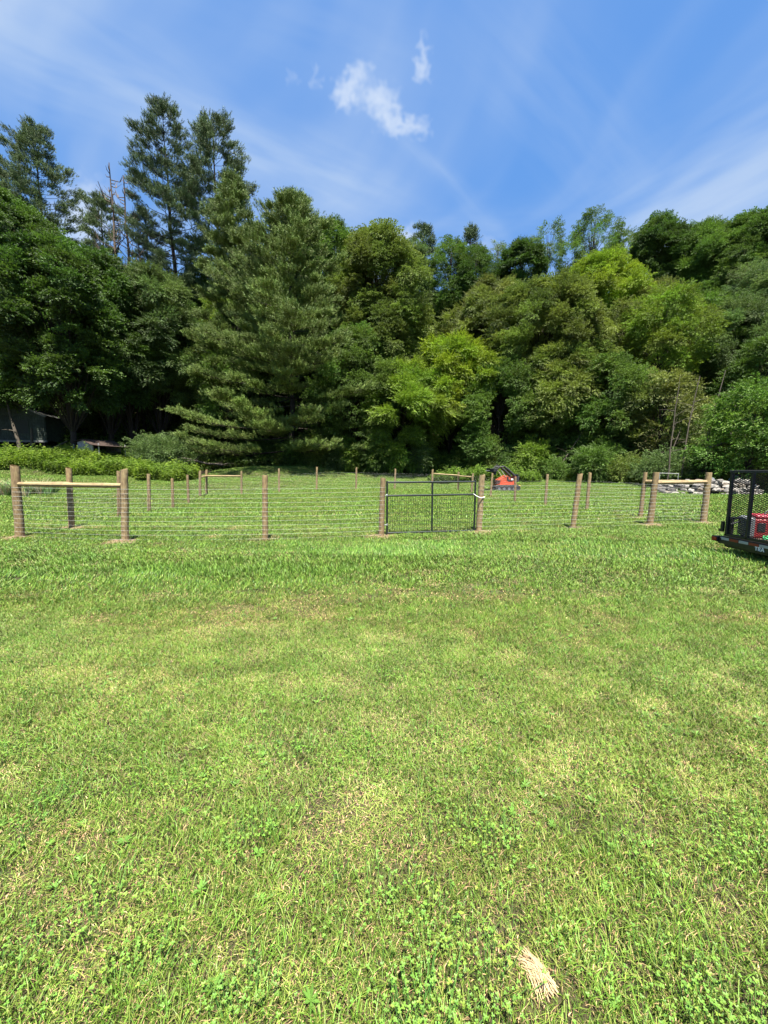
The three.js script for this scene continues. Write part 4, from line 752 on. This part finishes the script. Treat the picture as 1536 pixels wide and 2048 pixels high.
{
  const R = rng(505), pale = std(0.24, 0.215, 0.18, 0.9, { map: barkTex, bumpMap: barkTex, bumpScale: 0.01 });
  const dead = (name, label, cat, pts, r, twigs = 0) => {
    const p0 = V(...pts[0]), t = thing(name, label, cat, p0.toArray(), 0, cat === 'dead limb' ? 'pale dead limbs' : undefined), P = pts.map((p) => V(...p).sub(p0));
    part('trunk', tube(P, P.map((_, i) => r * (1 - 0.6 * i / (P.length - 1))), 7, true, 0.06, r * 90), pale, t);
    const g = []; for (let k = 0; k < twigs; k++) { const i = 1 + Math.floor(R() * (P.length - 1)), o = P[i].clone().lerp(P[i - 1], R()), e = o.clone().add(unit(R).multiplyScalar(0.5 + 0.9 * R())).add(V(0, 0.3, 0)); g.push(tube([o, o.clone().lerp(e, 0.5).add(V(0, 0.06, 0)), e], [r * 0.3, r * 0.2, 0.008], 4, false)); }
    if (g.length) part('branch', g, pale, t);
  };
  const at = (x, dy, z) => [x, ground(x, z) + dy, z];
  dead('bare_tree', 'leaning bare forked trunk in front of the gabled hut', 'dead tree', [at(-35.0, -0.2, -37.6), at(-35.3, 1.6, -37.7), at(-36.0, 3.4, -38.0), at(-36.5, 5.3, -38.2)], 0.2, 3);
  dead('bare_tree', 'short upright bare trunk beside the hut window', 'dead tree', [at(-33.9, -0.2, -37.6), at(-33.9, 1.4, -37.6), at(-33.8, 2.9, -37.6)], 0.19);
  dead('fallen_log', 'grey log leaning out of the weeds by the hut', 'log', [at(-31.8, 0.9, -37.2), at(-31.0, 1.1, -37.0), at(-29.9, 1.5, -36.9)], 0.12);
  dead('dead_limb', 'bare grey fallen limb beside the grey green bush', 'dead limb', [at(-15.6, 0.7, -37.6), at(-17, 1.0, -37.2), at(-18.8, 1.5, -37.0), at(-20.5, 1.6, -36.6)], 0.11, 8);
  dead('dead_limb', 'forked pale dead limb standing upslope behind the trailer', 'dead limb', [at(24.6, 0, -27.6), at(24.6, 2.9, -27.7), at(24.5, 4.9, -27.8), at(25.1, 7.0, -27.9)], 0.10, 5);
  dead('dead_limb', 'long white fallen limb lying above the stone wall', 'dead limb', [at(21.6, 2.9, -26.0), at(22.8, 3.2, -26.2), at(24.2, 2.95, -26.2), at(25.4, 2.85, -26.2), at(25.9, 1.5, -26.4)], 0.085, 6);
  dead('dead_limb', 'slanting pair of thin dead stems in brush upslope of the wall', 'dead limb', [at(21.0, 0.6, -29.5), at(22.0, 2.3, -30), at(22.9, 4.6, -30.2)], 0.05, 9);
  dead('dead_limb', 'pale dead limb poking up among the brush beyond the loader', 'dead limb', [at(16.3, 1.2, -36), at(17.3, 2.6, -36.2), at(18.4, 3.9, -36.4)], 0.045, 8);
  for (const [x, z, dx, h, label] of [[19.4, -26.6, 0.6, 7.0, 'thin bare stem leaning over the brush behind the stone wall'], [20.5, -26.9, 1.1, 7.8, 'longest leaning bare stem in the thin woods behind the stone wall'], [22.0, -27, 1.4, 8.2, 'dark bare stem leaning towards the picture edge above the trailer'], [23.2, -26.6, 0.8, 6.8, 'bare stem just beside the bright bushy tree behind the trailer'], [21.8, -26.3, 0.2, 4.4, 'short upright bare stem among the pale dead limbs']])
    dead('bare_sapling', label, 'bare stem', [at(x, -0.1, z), at(x + dx * 0.1 + 0.1, h * 0.2, z), at(x + dx * 0.3 - 0.06, h * 0.4, z), at(x + dx * 0.42 + 0.1, h * 0.6, z - 0.2), at(x + dx * 0.75 - 0.05, h * 0.8, z - 0.2), at(x + dx, h, z - 0.3)], 0.058, 14);
}
console.log('hut');

// ---------------------------------------------------------------- spoil left round freshly dug posts
const MOUNDS = ['A', 'B', 'C', 'E', 'G', 'I', 'K1', 'K2', 'K3', 'K4', 'Q6', 'J'];
{
  const soil = std(0.34, 0.26, 0.15, 1, { map: thatch, bumpMap: thatch, bumpScale: 0.02 });
  for (const key of MOUNDS) {
    const [x, y, z] = POSTS[key], b = new Builder(), rings = 6, seg = 26;
    const at = (i, k) => { const a = k / seg * 6.2832, r = 0.38 * i / rings * (1 + 0.35 * noise2(Math.cos(a) * 1.2 + x, Math.sin(a) * 1.2 + z)), px = Math.cos(a) * r * 1.15, pz = Math.sin(a) * r; return [px, ground(x + px, z + pz) - y + 0.03 * (1 - (i / rings) ** 2) + 0.012 * noise2(px * 14 + x, pz * 14) - (i === rings ? 0.03 : 0), pz]; };
    for (let i = 0; i < rings; i++) for (let k = 0; k < seg; k++) b.quad(at(i, k), at(i, k + 1), at(i + 1, k + 1), at(i + 1, k));
    const mnd = new THREE.Mesh(b.geometry(), soil); mnd.name = numbered('soil_patch'); mnd.position.set(x, y, z + 0.06); scene.add(mnd); info(mnd, 'bare tan soil round the foot of a fence post', 'soil', 'soil patches at the posts', 'structure');
  }
}

// ---------------------------------------------------------------- lawn
const GREENS = [[0.092, 0.190, 0.020], [0.120, 0.225, 0.024], [0.165, 0.255, 0.036], [0.052, 0.130, 0.016], [0.220, 0.282, 0.052]], STRAW = [[0.40, 0.31, 0.13], [0.30, 0.22, 0.10], [0.45, 0.37, 0.18]];
function blades(seed, n, spread, h0, h1, wid, segs, straw, flop) {
  const R = rng(seed), b = new Builder();
  for (let i = 0; i < n; i++) {
    const a = R() * 6.283, r = spread * Math.sqrt(R()), dry = R() < straw, h = lerp(h0, h1, R()) * (dry ? 0.5 : 1), la = R() * 6.283, L = h * (dry ? 1.3 : flop) * (0.25 + R()), w = wid * (0.7 + 0.6 * R()), fa = R() * 6.283, fx = Math.cos(fa) * w / 2, fz = Math.sin(fa) * w / 2;
    const c0 = dry ? STRAW[Math.floor(R() * 3)] : GREENS[Math.floor(R() * 5)], k = 0.5 + 0.95 * R(), c = c0.map((v) => v * k), bx = Math.cos(a) * r, bz = Math.sin(a) * r;
    const at = (s) => [bx + Math.cos(la) * L * s * s, h * (s - 0.22 * s * s * (flop > 0.8 ? 1.4 : 1)), bz + Math.sin(la) * L * s * s];
    for (let s = 0; s < segs; s++) {
      const p = at(s / segs), q = at((s + 1) / segs), wa = 1 - 0.35 * s / segs, wb = s === segs - 1 ? 0 : 1 - 0.35 * (s + 1) / segs;
      if (wb) b.quad([p[0] - fx * wa, p[1], p[2] - fz * wa], [p[0] + fx * wa, p[1], p[2] + fz * wa], [q[0] + fx * wb, q[1], q[2] + fz * wb], [q[0] - fx * wb, q[1], q[2] - fz * wb], c);
      else b.tri([p[0] - fx * wa, p[1], p[2] - fz * wa], [p[0] + fx * wa, p[1], p[2] + fz * wa], q, c);
    }
  }
  return b.geometry();
}
function cloverTuft(seed) {
  const R = rng(seed), b = new Builder();
  for (let i = 0; i < 8; i++) {
    const a = R() * 6.283, r = 0.07 * Math.sqrt(R()), h = 0.03 + 0.035 * R(), x = Math.cos(a) * r, z = Math.sin(a) * r, tx = x * 1.5, tz = z * 1.5, s0 = 0.0030 + 0.0018 * R(), a0 = R() * 6.28, tl = (R() - 0.5) * 0.5, k = 0.8 + 0.45 * R(), c = [0.118 * k, 0.21 * k, 0.026 * k];
    b.quad([x - 0.0008, 0, z], [x + 0.0008, 0, z], [tx + 0.0008, h, tz], [tx - 0.0008, h, tz], [0.1, 0.2, 0.04]);
    for (let l = 0; l < 3; l++) {
      const la = a0 + l * 2.094, dx = Math.cos(la), dz = Math.sin(la), P = (u, v) => [tx + (dx * u - dz * v) * s0, h + (u * 0.12 + Math.abs(v) * 0.25 + u * dx * tl) * s0, tz + (dz * u + dx * v) * s0], o = P(0, 0), ring = [P(0.45, -0.5), P(1.0, -0.55), P(1.35, -0.25), P(1.22, 0), P(1.35, 0.25), P(1.0, 0.55), P(0.45, 0.5)];
      for (let q = 0; q < 6; q++) b.tri(o, ring[q], ring[q + 1], c);
    }
  }
  return b.geometry();
}
function broadWeed(seed) {
  const R = rng(seed), b = new Builder();
  for (let i = 0; i < 8; i++) { const a = i * 0.8 + R() * 0.5, k = 0.8 + 0.4 * R(); leaf(b, V(0, 0.008, 0), V(Math.cos(a), 0.5 + 0.3 * R(), Math.sin(a)).normalize(), V(0, 1, 0), 0.03 + 0.02 * R(), 0.011, [0.10 * k, 0.20 * k, 0.03 * k]); }
  return b.geometry();
}
{
  const lawn = thing('lawn_grass', 'mown green lawn grass with clover and dry straw', 'grass'); lawn.userData.kind = 'stuff';
  const R = rng(600), posts = Object.values(POSTS);
  const bump = (x, d, cx, cd, rx, rd) => Math.exp(-(((x - cx) / rx) ** 2) - ((d - cd) / rd) ** 2);
  // longer, bluer grass where the mower missed
  const lush = (x, d) => clamp(bump(x, d, -2.6, 5.6, 2.4, 0.55) + 0.9 * bump(x, d, 0.1, 6.9, 1.3, 0.9) + 0.45 * bump(x, d, 2.6, 7.6, 2.6, 0.8) + 0.7 * bump(x, d, 5, 6.6, 2, 0.6) + 0.35 * bump(x, d, -5.6, 6.4, 2, 0.8) + 0.55 * sstep(fbm2(x * 0.55 + 3, d * 0.9 + 8, 3), 0.15, 0.7) * sstep(d, 3.5, 5.5), 0, 1);
  const dry = (x, d) => {
    let v = 0.9 * sstep(fbm2(x * 0.8 + 20, d * 1.15 - 4, 4), 0.05, 0.75) + 0.75 * sstep(fbm2(x * 2.6 - 9, d * 2.6 + 31, 4), -0.05, 0.6) * (1 - sstep(d, 2.5, 6)) + 0.5 * bump(x, d, 1.0, 4.5, 2.2, 0.3) + 0.45 * bump(x, d, -0.9, 4.2, 0.8, 0.25) + 0.5 * bump(x, d, 0.2, 1.35, 0.5, 0.25) + 0.5 * bump(x, d, -1.3, 3.6, 1.2, 0.4);
    if (d > 7) for (const p of posts) v += 1.1 * Math.exp(-((x - p[0]) ** 2 + (d + p[2]) ** 2 * 1.2) / 0.12);
    return clamp(v, 0, 1.3);
  };
  const hue = (x, d, out) => {
    const l = lush(x, d), q = dry(x, d) * (1 - 0.75 * l), n = fbm2(x * 1.4 - 7, d * 1.4, 3), k = 1 + 0.3 * n + 0.22 * fbm2(x * 4 + 5, d * 4, 2) + 0.2 * (R() - 0.5), y = fbm2(x * 0.25 + 11, d * 0.25, 2);
    out[0] = k * (1 - 0.10 * l + 0.34 * q + 0.08 * y); out[1] = k * (1 + 0.02 * l + 0.08 * q); out[2] = k * (1 + 0.06 * l + 0.4 * q); return l;
  };
  const c = [1, 1, 1], inSight = (x, d) => Math.abs(x) < Math.max(0, d) * 1.04 + 1.3;
  const sets = [
    [0.35, 5.4, 1250, [blades(41, 34, 0.08, 0.022, 0.066, 0.0028, 3, 0.24, 0.8), blades(42, 34, 0.08, 0.018, 0.05, 0.0026, 3, 0.48, 1.0)], 1],
    [3.4, 13.5, 300, [blades(43, 22, 0.12, 0.035, 0.08, 0.0078, 2, 0.15, 0.8), blades(44, 22, 0.12, 0.03, 0.07, 0.0072, 2, 0.34, 0.9)], 1],
    [11, 44, 85, [blades(45, 28, 0.28, 0.04, 0.09, 0.02, 1, 0.13, 0.7)], 1],
  ];
  for (const [d0, d1, density, geos, size] of sets) {
    const sc = geos.map(() => new Scatter()), span = d1 * 1.04 + 1.3, count = Math.round((d1 - d0) * 2 * span * density);
    for (let i = 0; i < count; i++) {
      const x = (R() * 2 - 1) * span, d = lerp(d0, d1, R());
      if (!inSight(x, d)) continue;
      const nearShare = 1 - sstep(d, 3.4, 5.4), farShare = sstep(d, 11, 13.5);
      if (R() > (d1 < 6 ? nearShare : d1 < 20 ? (1 - nearShare) * (1 - farShare) : farShare)) continue;
      if (d > 29 && (d > footOfHill(x) + 0.5 || (x < -17 && d > 36))) continue;
      if (d > 7 && R() < 0.85 && MOUNDS.some((k) => Math.hypot(x - POSTS[k][0] + 0.05, (d + POSTS[k][2]) * 1.3 - 0.1) < 0.26 + 0.1 * noise2(x * 5, d * 5))) continue;
      const l = hue(x, d, c), q = dry(x, d), h = (1 + 0.95 * l - 0.25 * Math.min(1, q)) * (0.8 + 0.4 * R()), stripe = Math.sin((d + 0.12 * x) * (d > 9 ? 3.1 : 1.9) + 0.5 * noise2(x * 0.3, d * 0.3)) > 0 ? 1 : -1, lean = lerp(lerp(0.18, 0.46, sstep(d, 3, 7)), 0.26, sstep(d, 8, 11)) * stripe + 0.35 * l;
      sc[q > 0.45 && geos.length > 1 ? 1 : i % geos.length].mown(x, ground(x, -d) - 0.004, -d, lean + (R() - 0.5) * 0.3, (R() - 0.5) * 0.35, R() * 6.283, h * size, size, c[0], c[1], c[2]);
    }
    sc.forEach((s, i) => s.mesh(d1 < 6 ? 'near_blades' : d1 < 20 ? 'middle_blades' : 'far_blades', geos[i], grassMat, lawn));
    console.log('grass', d1, sc.reduce((a, s) => a + s.c.length / 3, 0));
  }
  const cl = new Scatter(), bw = new Scatter(), cg = cloverTuft(51), bg = broadWeed(52);
  for (let i = 0; i < 42000; i++) {
    const d = lerp(0.4, 7.5, Math.pow(R(), 1.3)), x = (R() * 2 - 1) * (d * 1.04 + 1.3), n = fbm2(x * 2.2 + 60, d * 2.2 + 9, 4);
    if (R() > 0.5 * sstep(n, -0.15 + 0.04 * d, 0.75 + 0.06 * d)) continue;
    const s = 0.8 + 0.6 * R(), w = 0.8 + 0.5 * R(), yl = R();
    cl.add(x, ground(x, -d) + 0.0, -d, (R() - 0.5) * 0.3, R() * 6.28, (R() - 0.5) * 0.3, s, s, s, w * (0.85 + 0.45 * yl * yl * yl), w, w);
  }
  for (let i = 0; i < 1500; i++) {
    const d = lerp(0.4, 9, Math.pow(R(), 1.2)), x = (R() * 2 - 1) * (d * 1.04 + 1.3), w = 0.8 + 0.5 * R(), s = 0.45 + 0.5 * R(); if (fbm2(x * 0.9 - 30, d * 0.9, 2) < 0.0) continue;
    bw.add(x, ground(x, -d) + 0.01, -d, (R() - 0.5) * 0.4, R() * 6.28, (R() - 0.5) * 0.4, s, s, s, w, w, w);
  }
  cl.mesh('clover', cg, grassMat, lawn); bw.mesh('broad_leaves', bg, grassMat, lawn);
  console.log('clover', cl.c.length / 3);
}
// raked-up wisps of dead grass
function wisp(label, x, z, len, wid, turn, n) {
  const R = rng(Math.round(700 + x * 31 - z * 17)), t = thing('straw_clump', label, 'straw', [x, ground(x, z) + 0.012, z], turn, 'straw clumps'), mats = [std(0.50, 0.37, 0.20, 0.9), std(0.38, 0.27, 0.14, 0.9)];
  for (const m of [0, 1]) {
    const g = []; for (let i = 0; i < n / 2; i++) { const px = (R() + R() - 1) * wid, pz = (R() - 0.5) * len * 0.5, L = len * (0.3 + 0.4 * R()), a = (R() + R() + R() - 1.5) * 0.62, y = 0.01 + 0.022 * R() * (1 - Math.abs(px) / wid); g.push(tube([V(px - Math.sin(a) * L / 2, y - 0.012, pz - L / 2), V(px, y + 0.006, pz), V(px + Math.sin(a) * L / 2, y - 0.008 * R(), pz + L / 2)], 0.0011, 3, false)); }
    part('stalks', g, mats[m], t, 'stuff');
  }
}
wisp('thick tan clump of dead straw lying closest to the viewer', 0.452, -0.985, 0.115, 0.03, 0.4, 230);

scene.traverse((o) => { if (o.isMesh) { o.castShadow = true; o.receiveShadow = true; } });
console.log('done');
renderer.render(scene, camera);
